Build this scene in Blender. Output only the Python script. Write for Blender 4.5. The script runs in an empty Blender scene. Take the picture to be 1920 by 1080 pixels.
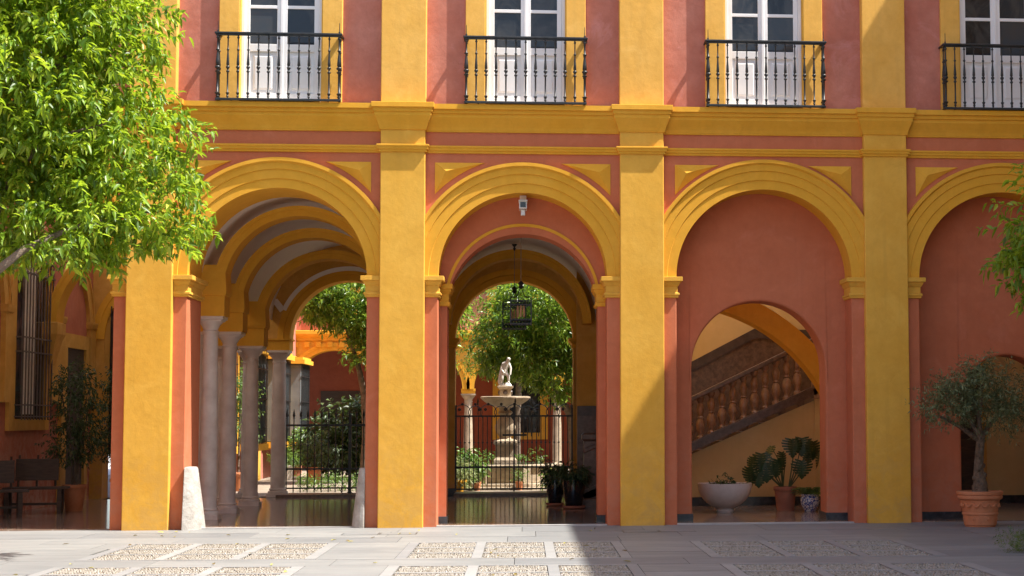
import bpy, bmesh, math, random
import numpy as np
from mathutils import Vector, Matrix
random.seed(11); rng = np.random.default_rng(11)
PI = math.pi
scene = bpy.context.scene
COL = scene.collection

# ------------------------------------------------------------------ camera
CAM = Vector((0.0, -25.0, 1.6))
YAW, PITCH, ROLL = 0.0893280, 0.0712135, -0.0039802
fw = Vector((math.sin(YAW)*math.cos(PITCH), math.cos(YAW)*math.cos(PITCH), math.sin(PITCH)))
r0 = Vector((math.cos(YAW), -math.sin(YAW), 0)); u0 = r0.cross(fw)
rt = math.cos(ROLL)*r0 + math.sin(ROLL)*u0
up = -math.sin(ROLL)*r0 + math.cos(ROLL)*u0
cd = bpy.data.cameras.new('camera'); cam = bpy.data.objects.new('camera', cd); COL.objects.link(cam)
cam.matrix_world = Matrix(((rt.x, up.x, -fw.x, CAM.x), (rt.y, up.y, -fw.y, CAM.y), (rt.z, up.z, -fw.z, CAM.z), (0, 0, 0, 1)))
cd.sensor_width = 36; cd.lens = 3125/1920*36
cd.shift_x = (960-1263.8)/1920; cd.shift_y = (559.8-540)/1920
cd.clip_start = 0.1; cd.clip_end = 2000
scene.camera = cam
# ------------------------------------------------------------------ sky and sun
SUN = Vector((0.608, -0.155, 1.0)).normalized()
w = bpy.data.worlds.new('World'); scene.world = w; w.use_nodes = True
nt = w.node_tree; nt.nodes.clear()
sky = nt.nodes.new('ShaderNodeTexSky'); sky.sky_type = 'NISHITA'; sky.sun_disc = False
sky.sun_elevation = math.asin(SUN.z); sky.sun_rotation = math.atan2(SUN.x, SUN.y)
sky.dust_density = 2.5; sky.ozone_density = 0.8
bg = nt.nodes.new('ShaderNodeBackground'); bg.inputs[1].default_value = 0.135
wo = nt.nodes.new('ShaderNodeOutputWorld')
nt.links.new(sky.outputs[0], bg.inputs[0]); nt.links.new(bg.outputs[0], wo.inputs[0])
sd = bpy.data.lights.new('sun', 'SUN'); sd.energy = 5.0; sd.angle = math.radians(0.53); sd.color = (1.0, 0.94, 0.85)
so = bpy.data.objects.new('sun', sd); COL.objects.link(so)
so.rotation_euler = SUN.to_track_quat('Z', 'Y').to_euler(); so.location = (20, -10, 30)
scene.view_settings.view_transform = 'Standard'; scene.view_settings.look = 'None'
scene.view_settings.exposure = 1.28; scene.view_settings.gamma = 1.0
scene.render.engine = 'CYCLES'
scene.cycles.max_bounces = 14; scene.cycles.diffuse_bounces = 8

# ------------------------------------------------------------------ materials
def srgb(r, g, b):
    f = lambda c: (c/255/12.92) if c/255 <= 0.04045 else ((c/255+0.055)/1.055)**2.4
    return (f(r), f(g), f(b), 1)
class NT:
    def __init__(s, name):
        s.m = bpy.data.materials.new(name); s.m.use_nodes = True
        s.t = s.m.node_tree; s.t.nodes.clear()
        s.out = s.n('ShaderNodeOutputMaterial')
    def n(s, kind, **kw):
        nd = s.t.nodes.new(kind)
        for k, v in kw.items(): setattr(nd, k, v)
        return nd
    def l(s, a, b): s.t.links.new(a, b)
    def coords(s, kind='Object', scale=(1, 1, 1)):
        tc = s.n('ShaderNodeTexCoord'); mp = s.n('ShaderNodeMapping'); mp.inputs['Scale'].default_value = scale
        s.l(tc.outputs[kind], mp.inputs[0]); return mp.outputs[0]
    def pos(s, scale=(1, 1, 1)):
        g = s.n('ShaderNodeNewGeometry'); mp = s.n('ShaderNodeMapping'); mp.inputs['Scale'].default_value = scale
        s.l(g.outputs['Position'], mp.inputs[0]); return mp.outputs[0]
    def noise(s, vec, scale, detail=4, rough=0.55, dist=0):
        nd = s.n('ShaderNodeTexNoise'); nd.inputs['Scale'].default_value = scale; nd.inputs['Detail'].default_value = detail
        nd.inputs['Roughness'].default_value = rough; nd.inputs['Distortion'].default_value = dist
        s.l(vec, nd.inputs['Vector']); return nd.outputs[0]
    def noise_c(s, vec, scale):
        nd = s.n('ShaderNodeTexNoise'); nd.inputs['Scale'].default_value = scale; nd.inputs['Detail'].default_value = 4
        s.l(vec, nd.inputs['Vector']); return nd.outputs[1]
    def ramp(s, fac, stops):
        nd = s.n('ShaderNodeValToRGB'); cr = nd.color_ramp
        while len(cr.elements) < len(stops): cr.elements.new(0.5)
        for e, (p, c) in zip(cr.elements, stops): e.position = p; e.color = c if len(c) == 4 else (*c, 1)
        s.l(fac, nd.inputs[0]); return nd.outputs[0]
    def mix(s, fac, a, b, mode='MIX'):
        nd = s.n('ShaderNodeMix'); nd.data_type = 'RGBA'; nd.blend_type = mode
        for i, v in ((0, fac), (6, a), (7, b)):
            if isinstance(v, (int, float)): nd.inputs[i].default_value = v
            elif isinstance(v, tuple): nd.inputs[i].default_value = v if len(v) == 4 else (*v, 1)
            else: s.l(v, nd.inputs[i])
        return nd.outputs[2]
    def bump(s, h, strength, dist=0.01, prev=None):
        nd = s.n('ShaderNodeBump'); nd.inputs['Strength'].default_value = strength; nd.inputs['Distance'].default_value = dist
        s.l(h, nd.inputs['Height'])
        if prev is not None: s.l(prev, nd.inputs['Normal'])
        return nd.outputs[0]
    def bsdf(s, col, rough=0.6, metal=0.0, normal=None, spec=0.5, **kw):
        b = s.n('ShaderNodeBsdfPrincipled')
        if isinstance(col, tuple): b.inputs['Base Color'].default_value = col if len(col) == 4 else (*col, 1)
        else: s.l(col, b.inputs['Base Color'])
        if isinstance(rough, (int, float)): b.inputs['Roughness'].default_value = rough
        else: s.l(rough, b.inputs['Roughness'])
        b.inputs['Metallic'].default_value = metal; b.inputs['Specular IOR Level'].default_value = spec
        if normal is not None: s.l(normal, b.inputs['Normal'])
        for k, v in kw.items(): b.inputs[k].default_value = v
        return b
    def done(s, sh): s.l(sh.outputs[0], s.out.inputs[0]); return s.m

def dim(c, k): return (c[0]*k, c[1]*k, c[2]*k, 1)
def stucco(name, col, col2, amt=0.5, bump=0.25, wear=0.0, wearcol=(0.6, 0.5, 0.4, 1)):
    a = NT(name); p = a.pos()
    n1 = a.noise(p, 0.9, 7, 0.66, 0.5); n2 = a.noise(p, 5.0, 6, 0.7, 0.3); n4 = a.noise(p, 26.0, 4, 0.7)
    streak = a.noise(a.pos((6, 6, 0.35)), 1.3, 5, 0.65, 0.2)
    pale = (min(1, col2[0]*1.12), min(1, col2[1]*1.22), min(1, col2[2]*1.5), 1)
    c = a.mix(a.ramp(n1, [(0.33, (0, 0, 0)), (0.66, (1, 1, 1))]), col, col2)
    c = a.mix(a.ramp(n2, [(0.35, (0, 0, 0)), (0.75, (amt*0.75,)*3)]), c, dim(col, 0.74))
    c = a.mix(a.ramp(a.noise(p, 1.7, 6, 0.7, 0.8), [(0.55, (0, 0, 0)), (0.72, (amt*0.7,)*3)]), c, pale)
    c = a.mix(a.ramp(streak, [(0.52, (0, 0, 0)), (0.78, (amt*0.6,)*3)]), c, dim(col2, 0.70))
    c = a.mix(a.ramp(n4, [(0.60, (0, 0, 0)), (0.72, (amt*0.3,)*3)]), c, dim(col, 0.65))
    vor = a.n('ShaderNodeTexVoronoi'); vor.feature = 'DISTANCE_TO_EDGE'; vor.inputs['Scale'].default_value = 0.55
    a.l(a.mix(0.30, p, a.noise_c(p, 2.2)), vor.inputs['Vector'])
    crack = a.ramp(vor.outputs[0], [(0.0, (0.16*amt,)*3), (0.003, (0, 0, 0))])
    c = a.mix(crack, c, dim(col, 0.45))
    if wear:
        g = a.n('ShaderNodeNewGeometry'); sx = a.n('ShaderNodeSeparateXYZ'); a.l(g.outputs['Position'], sx.inputs[0])
        mr = a.n('ShaderNodeMapRange'); mr.inputs[1].default_value = 0.0; mr.inputs[2].default_value = 1.6; mr.inputs[3].default_value = 1.0; mr.inputs[4].default_value = 0.0
        a.l(sx.outputs[2], mr.inputs[0])
        wn = a.ramp(a.noise(p, 3.5, 8, 0.75, 0.6), [(0.45, (0, 0, 0)), (0.56, (1, 1, 1))])
        mm = a.n('ShaderNodeMath', operation='MULTIPLY'); a.l(mr.outputs[0], mm.inputs[0]); a.l(wn, mm.inputs[1])
        m2 = a.n('ShaderNodeMath', operation='MULTIPLY'); a.l(mm.outputs[0], m2.inputs[0]); m2.inputs[1].default_value = wear
        c = a.mix(m2.outputs[0], c, wearcol)
    nb = a.bump(a.noise(p, 1.6, 3, 0.5), bump*0.5, 0.05); nb = a.bump(a.noise(p, 11, 6, 0.6), bump*0.6, 0.025, nb); nb = a.bump(a.noise(p, 85, 3, 0.6), bump*0.7, 0.004, nb)
    return a.done(a.bsdf(c, 0.88, 0, nb, 0.25))
M = {}
YEL = (0.665, 0.352, 0.042, 1); YEL2 = (0.72, 0.41, 0.066, 1)
M['yellow'] = stucco('yellow stucco', YEL, YEL2, 0.55, 0.2, 0.35, (0.46, 0.30, 0.12, 1))
M['yellow_up'] = stucco('upper yellow stucco', (0.70, 0.375, 0.065, 1), (0.76, 0.44, 0.105, 1), 0.6, 0.2)
M['yellow_trim'] = stucco('yellow trim stucco', (0.68, 0.34, 0.026, 1), (0.72, 0.375, 0.042, 1), 0.5, 0.12)
M['red'] = stucco('red stucco', (0.49, 0.145, 0.064, 1), (0.54, 0.175, 0.085, 1), 0.55, 0.2, 0.35, (0.42, 0.2, 0.13, 1))
M['shaded_red'] = stucco('shade-darkened red stucco', (0.27, 0.065, 0.032, 1), (0.33, 0.09, 0.045, 1), 0.6, 0.2)  # red stucco darkened to put the far gallery's shade into the colour
M['red_up'] = stucco('rose red stucco', (0.45, 0.15, 0.10, 1), (0.54, 0.225, 0.165, 1), 0.8, 0.3)
M['red_old'] = stucco('worn red stucco', (0.42, 0.125, 0.065, 1), (0.48, 0.17, 0.095, 1), 0.8, 0.3, 0.9, (0.5, 0.3, 0.22, 1))
M['cream'] = stucco('cream stucco', (0.62, 0.45, 0.20, 1), (0.66, 0.49, 0.24, 1), 0.35, 0.12)
M['white_plaster'] = stucco('white plaster', (0.80, 0.75, 0.67, 1), (0.83, 0.79, 0.72, 1), 0.25, 0.1)
M['ochre_old'] = stucco('old ochre stucco', (0.60, 0.31, 0.05, 1), (0.66, 0.37, 0.09, 1), 0.8, 0.3, 0.5, (0.5, 0.24, 0.14, 1))

def simple(name, c1, c2, scale=8, rough=0.6, metal=0, bump=0.1, bscale=30, spec=0.5, coords='pos', dist=0.004, stretch=(1, 1, 1)):
    a = NT(name); p = a.pos(stretch) if coords == 'pos' else a.coords('Object', stretch)
    c = a.mix(a.ramp(a.noise(p, scale, 5, 0.6), [(0.3, (0, 0, 0)), (0.7, (1, 1, 1))]), c1, c2)
    nb = a.bump(a.noise(p, bscale, 4, 0.6), bump, dist)
    return a.done(a.bsdf(c, rough, metal, nb, spec))
M['iron'] = simple('wrought iron', (0.022, 0.024, 0.026), (0.045, 0.046, 0.046), 14, 0.42, 0.5, 0.15, 60)
M['old_iron'] = simple('brown old iron', (0.10, 0.07, 0.055), (0.17, 0.125, 0.10), 9, 0.7, 0.1, 0.2, 60)
M['white_paint'] = simple('white paint', (0.70, 0.69, 0.68), (0.78, 0.77, 0.76), 3, 0.45, 0, 0.06, 40)
M['grey_shutter'] = simple('grey shutter', (0.10, 0.12, 0.13), (0.15, 0.17, 0.18), 3, 0.5, 0, 0.1, 20)
M['marble_col'] = simple('old marble', (0.58, 0.49, 0.42), (0.76, 0.68, 0.60), 3.5, 0.5, 0, 0.25, 14, 0.4, 'pos', 0.01)
M['guard'] = simple('worn white limestone', (0.27, 0.25, 0.225), (0.43, 0.415, 0.39), 7, 0.8, 0, 0.6, 18, 0.3, 'pos', 0.02)
M['black_marble'] = simple('black marble', (0.012, 0.014, 0.018), (0.05, 0.055, 0.065), 9, 0.25, 0, 0.05, 20)
M['terracotta'] = simple('terracotta', (0.44, 0.15, 0.06), (0.56, 0.24, 0.12), 5, 0.8, 0, 0.35, 35, 0.3)
M['old_terracotta'] = simple('dark terracotta', (0.30, 0.11, 0.06), (0.40, 0.16, 0.09), 5, 0.85, 0, 0.3, 35, 0.3)
M['soil'] = simple('potting soil', (0.02, 0.014, 0.01), (0.05, 0.035, 0.025), 30, 0.95, 0, 0.8, 60, 0.1)
M['bark'] = simple('grey bark', (0.10, 0.075, 0.055), (0.20, 0.16, 0.125), 9, 0.9, 0, 0.9, 22, 0.2, 'pos', 0.03)
M['olive_bark'] = simple('gnarled bark', (0.09, 0.065, 0.045), (0.22, 0.16, 0.11), 16, 0.92, 0, 1.0, 26, 0.2, 'pos', 0.05)
M['dark_wood'] = simple('dark wood', (0.04, 0.023, 0.014), (0.085, 0.05, 0.032), 6, 0.6, 0, 0.3, 20, 0.4, 'pos', 0.006, (1, 1, 6))
M['black_glaze'] = simple('black glazed ceramic', (0.008, 0.008, 0.010), (0.02, 0.018, 0.02), 4, 0.12, 0, 0.03, 10)
M['bowl'] = simple('cast pale stone', (0.56, 0.50, 0.45), (0.66, 0.60, 0.55), 6, 0.75, 0, 0.2, 60, 0.3)
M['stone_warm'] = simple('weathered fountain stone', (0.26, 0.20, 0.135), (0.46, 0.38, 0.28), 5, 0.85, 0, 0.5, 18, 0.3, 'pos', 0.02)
M['statue'] = simple('white statue marble', (0.48, 0.45, 0.40), (0.62, 0.60, 0.56), 9, 0.6, 0, 0.2, 40, 0.4)
M['stair_stone'] = simple('red brown marble', (0.065, 0.038, 0.026), (0.17, 0.105, 0.072), 13, 0.35, 0, 0.1, 30, 0.5)
M['baluster_stone'] = simple('pink marble', (0.20, 0.105, 0.062), (0.37, 0.225, 0.14), 16, 0.32, 0, 0.08, 30, 0.5)
M['dark_stone'] = simple('dark dado stone', (0.045, 0.03, 0.024), (0.09, 0.062, 0.05), 9, 0.4, 0, 0.08, 30)
M['roof'] = simple('clay roof tiles', (0.30, 0.13, 0.07), (0.45, 0.24, 0.15), 4, 0.85, 0, 0.4, 20)
M['pale_strip'] = simple('pale threshold marble', (0.34, 0.33, 0.32), (0.44, 0.43, 0.42), 5, 0.5, 0, 0.05, 20)
M['rear_ground'] = simple('rear paving', (0.17, 0.135, 0.10), (0.28, 0.235, 0.185), 3, 0.8, 0, 0.3, 14)
M['plastic'] = simple('white camera housing', (0.6, 0.58, 0.55), (0.68, 0.66, 0.62), 6, 0.35, 0, 0.02, 20)
M['lens'] = simple('dark lens', (0.01, 0.01, 0.012), (0.02, 0.02, 0.025), 4, 0.1, 0, 0.0, 10)
M['cord'] = simple('lamp cord', (0.25, 0.19, 0.12), (0.32, 0.25, 0.16), 20, 0.7, 0.2, 0.1, 60)
M['candle'] = simple('amber lamp tubes', (0.55, 0.30, 0.16), (0.65, 0.38, 0.22), 20, 0.5, 0, 0.0, 10)
def glass_mat():
    a = NT('dark window glass'); p = a.pos(); oi = a.n('ShaderNodeObjectInfo')
    nb = a.bump(a.noise(p, 1.6, 2, 0.5), 0.3, 0.05)
    c = a.ramp(oi.outputs['Random'], [(0, (0.010, 0.012, 0.016)), (0.6, (0.022, 0.028, 0.036)), (1, (0.05, 0.055, 0.06))])
    c = a.mix(a.ramp(a.noise(a.pos((1, 1, 0.6)), 3.2, 5, 0.6, 1.2), [(0.42, (0, 0, 0)), (0.62, (0.8, 0.8, 0.8))]), c, (0.055, 0.055, 0.055, 1))
    return a.done(a.bsdf(c, 0.05, 0, nb, 0.32))
M['glass'] = glass_mat()
def slab_mat(name, c1, c2, rough=0.55):
    a = NT(name); oi = a.n('ShaderNodeObjectInfo')
    v = a.pos((0.7, 2.6, 1)); n1 = a.noise(v, 1.3, 6, 0.62, 0.8); n2 = a.noise(a.pos((1, 6, 1)), 5.0, 5, 0.7, 0.4); n3 = a.noise(a.pos(), 0.5, 3)
    c = a.mix(a.ramp(n1, [(0.32, (0, 0, 0)), (0.7, (1, 1, 1))]), c1, c2)
    c = a.mix(a.ramp(n2, [(0.52, (0, 0, 0)), (0.72, (0.5, 0.5, 0.5))]), c, dim(c1, 0.72))
    tint = a.ramp(oi.outputs['Random'], [(0.0, (0.80, 0.80, 0.82)), (0.5, (0.95, 0.94, 0.93)), (1.0, (1.08, 1.06, 1.04))])
    c = a.mix(1.0, c, tint, 'MULTIPLY')
    c = a.mix(a.ramp(n3, [(0.45, (0, 0, 0)), (0.7, (0.35, 0.35, 0.35))]), c, dim(c1, 0.8))
    nb = a.bump(a.noise(a.pos(), 40, 4, 0.6), 0.15, 0.004)
    return a.done(a.bsdf(c, rough, 0, nb, 0.4))
M['slab'] = slab_mat('grey marble paving', (0.18, 0.187, 0.188, 1), (0.25, 0.257, 0.256, 1))
M['border'] = slab_mat('pale marble border', (0.235, 0.24, 0.24, 1), (0.295, 0.30, 0.30, 1))
M['mortar'] = simple('sandy mortar', (0.115, 0.10, 0.08), (0.17, 0.15, 0.125), 12, 0.95, 0, 0.4, 60)
def pebble_mat():
    a = NT('pebbles'); g = a.n('ShaderNodeNewGeometry')
    c = a.ramp(g.outputs['Random Per Island'], [(0, srgb(106, 97, 84)), (0.15, srgb(136, 130, 120)), (0.45, srgb(150, 145, 136)), (0.8, srgb(130, 122, 108)), (1, srgb(164, 160, 154))])
    return a.done(a.bsdf(c, 0.6, 0, None, 0.4))
M['pebble'] = pebble_mat()
def floor_mat():
    a = NT('polished gallery floor'); p = a.pos()
    br = a.n('ShaderNodeTexBrick'); a.l(p, br.inputs['Vector']); br.offset = 0.0
    br.inputs['Scale'].default_value = 1.0; br.inputs['Mortar Size'].default_value = 0.012; br.inputs['Brick Width'].default_value = 0.62; br.inputs['Row Height'].default_value = 0.62
    br.inputs['Color1'].default_value = (0.24, 0.16, 0.115, 1); br.inputs['Color2'].default_value = (0.32, 0.225, 0.165, 1); br.inputs['Mortar'].default_value = (0.42, 0.36, 0.3, 1)
    c = a.mix(a.ramp(a.noise(p, 4, 5), [(0.35, (0, 0, 0)), (0.7, (0.6, 0.6, 0.6))]), br.outputs[0], (0.14, 0.09, 0.065, 1))
    nb = a.bump(a.noise(a.pos((1, 1, 1)), 3.0, 3), 0.05, 0.02)
    return a.done(a.bsdf(c, 0.13, 0, nb, 0.6))
M['floor'] = floor_mat()
def leaf_mat(name, stops, rough=0.38, trans=0.35, tcol=(0.35, 0.5, 0.04, 1), spec=0.5):
    a = NT(name); g = a.n('ShaderNodeNewGeometry')
    c = a.ramp(g.outputs['Random Per Island'], stops)
    b = a.bsdf(c, rough, 0, None, spec)
    tr = a.n('ShaderNodeBsdfTranslucent'); a.l(a.mix(0.6, c, tcol), tr.inputs[0])
    mx = a.n('ShaderNodeMixShader'); mx.inputs[0].default_value = trans
    a.l(b.outputs[0], mx.inputs[1]); a.l(tr.outputs[0], mx.inputs[2]); return a.done(mx)
M['orange_leaf'] = leaf_mat('orange tree leaves', [(0, (0.035, 0.085, 0.010)), (0.3, (0.08, 0.17, 0.013)), (0.65, (0.165, 0.285, 0.02)), (0.9, (0.31, 0.42, 0.035)), (1, (0.42, 0.45, 0.06))], 0.40, 0.42, (0.56, 0.74, 0.03, 1), 0.4)
M['rear_leaf'] = leaf_mat('rear tree leaves', [(0, (0.025, 0.07, 0.010)), (0.45, (0.075, 0.165, 0.018)), (0.8, (0.17, 0.28, 0.03)), (1, (0.34, 0.40, 0.06))], 0.34, 0.36, (0.42, 0.6, 0.04, 1))
M['olive_leaf'] = leaf_mat('olive leaves', [(0, (0.07, 0.095, 0.035)), (0.5, (0.135, 0.17, 0.065)), (1, (0.25, 0.28, 0.13))], 0.6, 0.2, (0.2, 0.25, 0.1, 1))
M['dark_leaf'] = leaf_mat('dark green leaves', [(0, (0.025, 0.05, 0.018)), (0.6, (0.055, 0.095, 0.03)), (1, (0.11, 0.15, 0.055))], 0.45, 0.2, (0.12, 0.2, 0.03, 1))
M['mid_leaf'] = leaf_mat('mid green leaves', [(0, (0.035, 0.085, 0.015)), (0.6, (0.08, 0.16, 0.03)), (1, (0.18, 0.27, 0.06))], 0.42, 0.3, (0.25, 0.4, 0.05, 1))
M['striped_leaf'] = leaf_mat('pale striped leaves', [(0, (0.10, 0.17, 0.04)), (0.5, (0.28, 0.34, 0.14)), (1, (0.5, 0.52, 0.3))], 0.45, 0.3, (0.4, 0.45, 0.15, 1))
M['dry_leaf'] = leaf_mat('fallen leaves', [(0, (0.10, 0.06, 0.02)), (0.5, (0.30, 0.24, 0.04)), (1, (0.42, 0.38, 0.08))], 0.6, 0.1, (0.4, 0.3, 0.05, 1))
M['monstera'] = simple('monstera leaf', (0.016, 0.04, 0.011), (0.035, 0.075, 0.02), 12, 0.5, 0, 0.1, 30)
M['stem'] = simple('green stem', (0.04, 0.06, 0.02), (0.08, 0.10, 0.035), 12, 0.5, 0, 0.1, 30)
M['ground'] = simple('courtyard earth', (0.30, 0.29, 0.28), (0.38, 0.37, 0.36), 1.5, 0.8, 0, 0.2, 20)
def ceramic_mat():
    a = NT('blue and white glazed ceramic'); p = a.coords('Object')
    v = a.n('ShaderNodeTexVoronoi'); v.feature = 'DISTANCE_TO_EDGE'; v.inputs['Scale'].default_value = 16; a.l(a.mix(0.12, p, a.noise(p, 9, 3)), v.inputs['Vector'])
    c = a.ramp(v.outputs[0], [(0.05, (0.03, 0.06, 0.22)), (0.11, (0.62, 0.6, 0.56))])
    c = a.mix(a.ramp(a.noise(p, 26, 3), [(0.56, (0, 0, 0)), (0.6, (1, 1, 1))]), c, (0.05, 0.09, 0.28, 1))
    return a.done(a.bsdf(c, 0.18))
M['ceramic'] = ceramic_mat()

# ------------------------------------------------------------------ mesh helpers
class MB:
    def __init__(s): s.v = []; s.f = []
    def add(s, vs, fs):
        o = len(s.v); s.v += [tuple(v) for v in vs]; s.f += [tuple(i+o for i in f) for f in fs]; return s
    def box(s, x0, x1, y0, y1, z0, z1):
        return s.add([(x0, y0, z0), (x1, y0, z0), (x1, y1, z0), (x0, y1, z0), (x0, y0, z1), (x1, y0, z1), (x1, y1, z1), (x0, y1, z1)],
                     [(0, 3, 2, 1), (4, 5, 6, 7), (0, 1, 5, 4), (1, 2, 6, 5), (2, 3, 7, 6), (3, 0, 4, 7)])
    def rect_lathe(s, x0, x1, y0, y1, prof):
        n = len(prof); vs = []
        for p, z in prof: vs += [(x0-p, y0-p, z), (x1+p, y0-p, z), (x1+p, y1+p, z), (x0-p, y1+p, z)]
        fs = [(0, 3, 2, 1), tuple(4*(n-1)+i for i in range(4))]
        for k in range(n-1):
            for i in range(4):
                j = (i+1) % 4; fs.append((4*k+i, 4*k+j, 4*k+4+j, 4*k+4+i))
        return s.add(vs, fs)
    def lathe(s, prof, seg=16, c=(0, 0, 0), cap=True):
        n = len(prof); vs = []; fs = []
        for r, z in prof:
            for i in range(seg):
                a = 2*PI*i/seg; vs.append((c[0]+r*math.cos(a), c[1]+r*math.sin(a), c[2]+z))
        for k in range(n-1):
            for i in range(seg):
                j = (i+1) % seg; fs.append((k*seg+i, k*seg+j, (k+1)*seg+j, (k+1)*seg+i))
        if cap: fs.append(tuple(range(seg-1, -1, -1))); fs.append(tuple((n-1)*seg+i for i in range(seg)))
        return s.add(vs, fs)
    def tube(s, pts, rad, seg=8, cap=True):
        pts = [Vector(p) for p in pts]
        if isinstance(rad, (int, float)): rad = [rad]*len(pts)
        vs = []; fs = []; ref = None
        for k, p in enumerate(pts):
            d = (pts[min(k+1, len(pts)-1)]-pts[max(k-1, 0)]).normalized()
            if ref is None: ref = Vector((0, 0, 1)) if abs(d.z) < 0.9 else Vector((1, 0, 0))
            a = d.cross(ref).normalized(); b = a.cross(d).normalized(); ref = b
            for i in range(seg):
                t = 2*PI*i/seg; vs.append(p+rad[k]*(math.cos(t)*a+math.sin(t)*b))
        for k in range(len(pts)-1):
            for i in range(seg):
                j = (i+1) % seg; fs.append((k*seg+i, k*seg+j, (k+1)*seg+j, (k+1)*seg+i))
        if cap: fs.append(tuple(range(seg-1, -1, -1))); fs.append(tuple((len(pts)-1)*seg+i for i in range(seg)))
        return s.add(vs, fs)
    def prism(s, poly, y0, y1):            # polygon in xz, extruded in y
        n = len(poly); vs = [(x, y0, z) for x, z in poly]+[(x, y1, z) for x, z in poly]
        fs = [tuple(range(n)), tuple(range(2*n-1, n-1, -1))]
        for i in range(n):
            j = (i+1) % n; fs.append((i, n+i, n+j, j))
        return s.add(vs, fs)
    def arc_sweep(s, prof, c, zs, n=40, a0=PI, a1=0.0, closed=True, sz=1.0):   # prof: (radius, y)
        m = len(prof); vs = []; fs = []
        for k in range(n+1):
            a = a0+(a1-a0)*k/n
            for r, y in prof: vs.append((c+r*math.cos(a), y, zs+sz*r*math.sin(a)))
        for k in range(n):
            for i in range(m if closed else m-1):
                j = (i+1) % m; fs.append((k*m+i, k*m+j, (k+1)*m+j, (k+1)*m+i))
        if closed: fs.append(tuple(range(m-1, -1, -1))); fs.append(tuple(n*m+i for i in range(m)))
        return s.add(vs, fs)
    def arch_wall(s, x0, x1, c, r, zs, zt, y0, y1, zb=None, n=40):   # wall with an arched opening
        arc = [(c+r*math.cos(PI-PI*k/n), zs+r*math.sin(PI*k/n)) for k in range(n+1)]
        for y, fl in ((y0, 0), (y1, 1)):
            vs = []; fs = []
            for x, z in arc: vs += [(x, y, z), (x, y, zt)]
            for k in range(n): fs.append((2*k, 2*k+2, 2*k+3, 2*k+1))
            zz = zs if zb is None else zb
            b = len(vs)
            vs += [(x0, y, zz), (c-r, y, zz), (c-r, y, zs), (c-r, y, zt), (x0, y, zt), (c+r, y, zz), (x1, y, zz), (x1, y, zt), (c+r, y, zt), (c+r, y, zs)]
            if zb is None: fs += [(b, b+1, b+3, b+4), (b+5, b+6, b+7, b+8)]
            else: fs += [(b, b+1, b+2, b+3, b+4), (b+5, b+6, b+7, b+8, b+9)]
            if fl: fs = [tuple(reversed(f)) for f in fs]
            s.add(vs, fs)
        full = list(arc)
        if zb is not None: full = [(c-r, zb)]+full+[(c+r, zb)]
        vs = []; fs = []
        for x, z in full: vs += [(x, y0, z), (x, y1, z)]
        for k in range(len(full)-1): fs.append((2*k, 2*k+1, 2*k+3, 2*k+2))
        s.add(vs, fs)
        zz = zs if zb is None else zb
        for x in (x0, x1): s.add([(x, y0, zz), (x, y1, zz), (x, y1, zt), (x, y0, zt)], [(0, 1, 2, 3)])
        s.add([(x0, y0, zt), (x1, y0, zt), (x1, y1, zt), (x0, y1, zt)], [(0, 1, 2, 3)])
        return s
    def data(s, name, mat, smooth=False, weld=True):
        me = bpy.data.meshes.new(name); me.from_pydata(s.v, [], s.f)
        if weld:
            bm = bmesh.new(); bm.from_mesh(me); bmesh.ops.remove_doubles(bm, verts=bm.verts, dist=1e-5)
            bmesh.ops.recalc_face_normals(bm, faces=bm.faces); bm.to_mesh(me); bm.free()
        if mat: me.materials.append(M[mat])
        if smooth: me.shade_smooth() if hasattr(me, 'shade_smooth') else None
        me.update(); return me
def bevel(o, wd, seg=2, ang=40):
    m = o.modifiers.new('bevel', 'BEVEL'); m.width = wd; m.segments = seg; m.limit_method = 'ANGLE'; m.angle_limit = math.radians(ang); m.harden_normals = False
    return o
def obj(name, data, parent=None, loc=(0, 0, 0), rz=0.0):
    o = bpy.data.objects.new(name, data); COL.objects.link(o); o.location = loc; o.rotation_euler = (0, 0, rz)
    if parent is not None: o.parent = parent
    return o
def smooth_by_angle(me, ang=40):
    bm = bmesh.new(); bm.from_mesh(me)
    for f in bm.faces: f.smooth = True
    for e in bm.edges:
        e.smooth = not (len(e.link_faces) == 2 and e.calc_face_angle(0) > math.radians(ang))
    bm.to_mesh(me); bm.free()
def part(name, mb, mat, parent=None, loc=(0, 0, 0), rz=0.0, smooth=False, bev=0, ang=40):
    me = mb.data(name, mat)
    if smooth: smooth_by_angle(me, ang)
    o = obj(name, me, parent, loc, rz)
    if bev: bevel(o, bev)
    return o
def tag(o, label, cat, group=None, kind=None):
    if label: o['label'] = label
    if cat: o['category'] = cat
    if group: o['group'] = group
    if kind: o['kind'] = kind
    return o
def thing(name, label, cat, loc=(0, 0, 0), rz=0.0, group=None):
    o = bpy.data.objects.new(name, None); COL.objects.link(o); o.location = loc; o.rotation_euler = (0, 0, rz)
    o.empty_display_size = 0.2
    return tag(o, label, cat, group)
def copy_tree(o, parent=None, loc=None, rz=None):
    c = o.copy(); COL.objects.link(c)
    if parent is not None: c.parent = parent
    if loc is not None: c.location = loc
    if rz is not None: c.rotation_euler = (0, 0, rz)
    for ch in list(o.children): copy_tree(ch, c)
    return c
def struct(o): o['kind'] = 'structure'; return o

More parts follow.
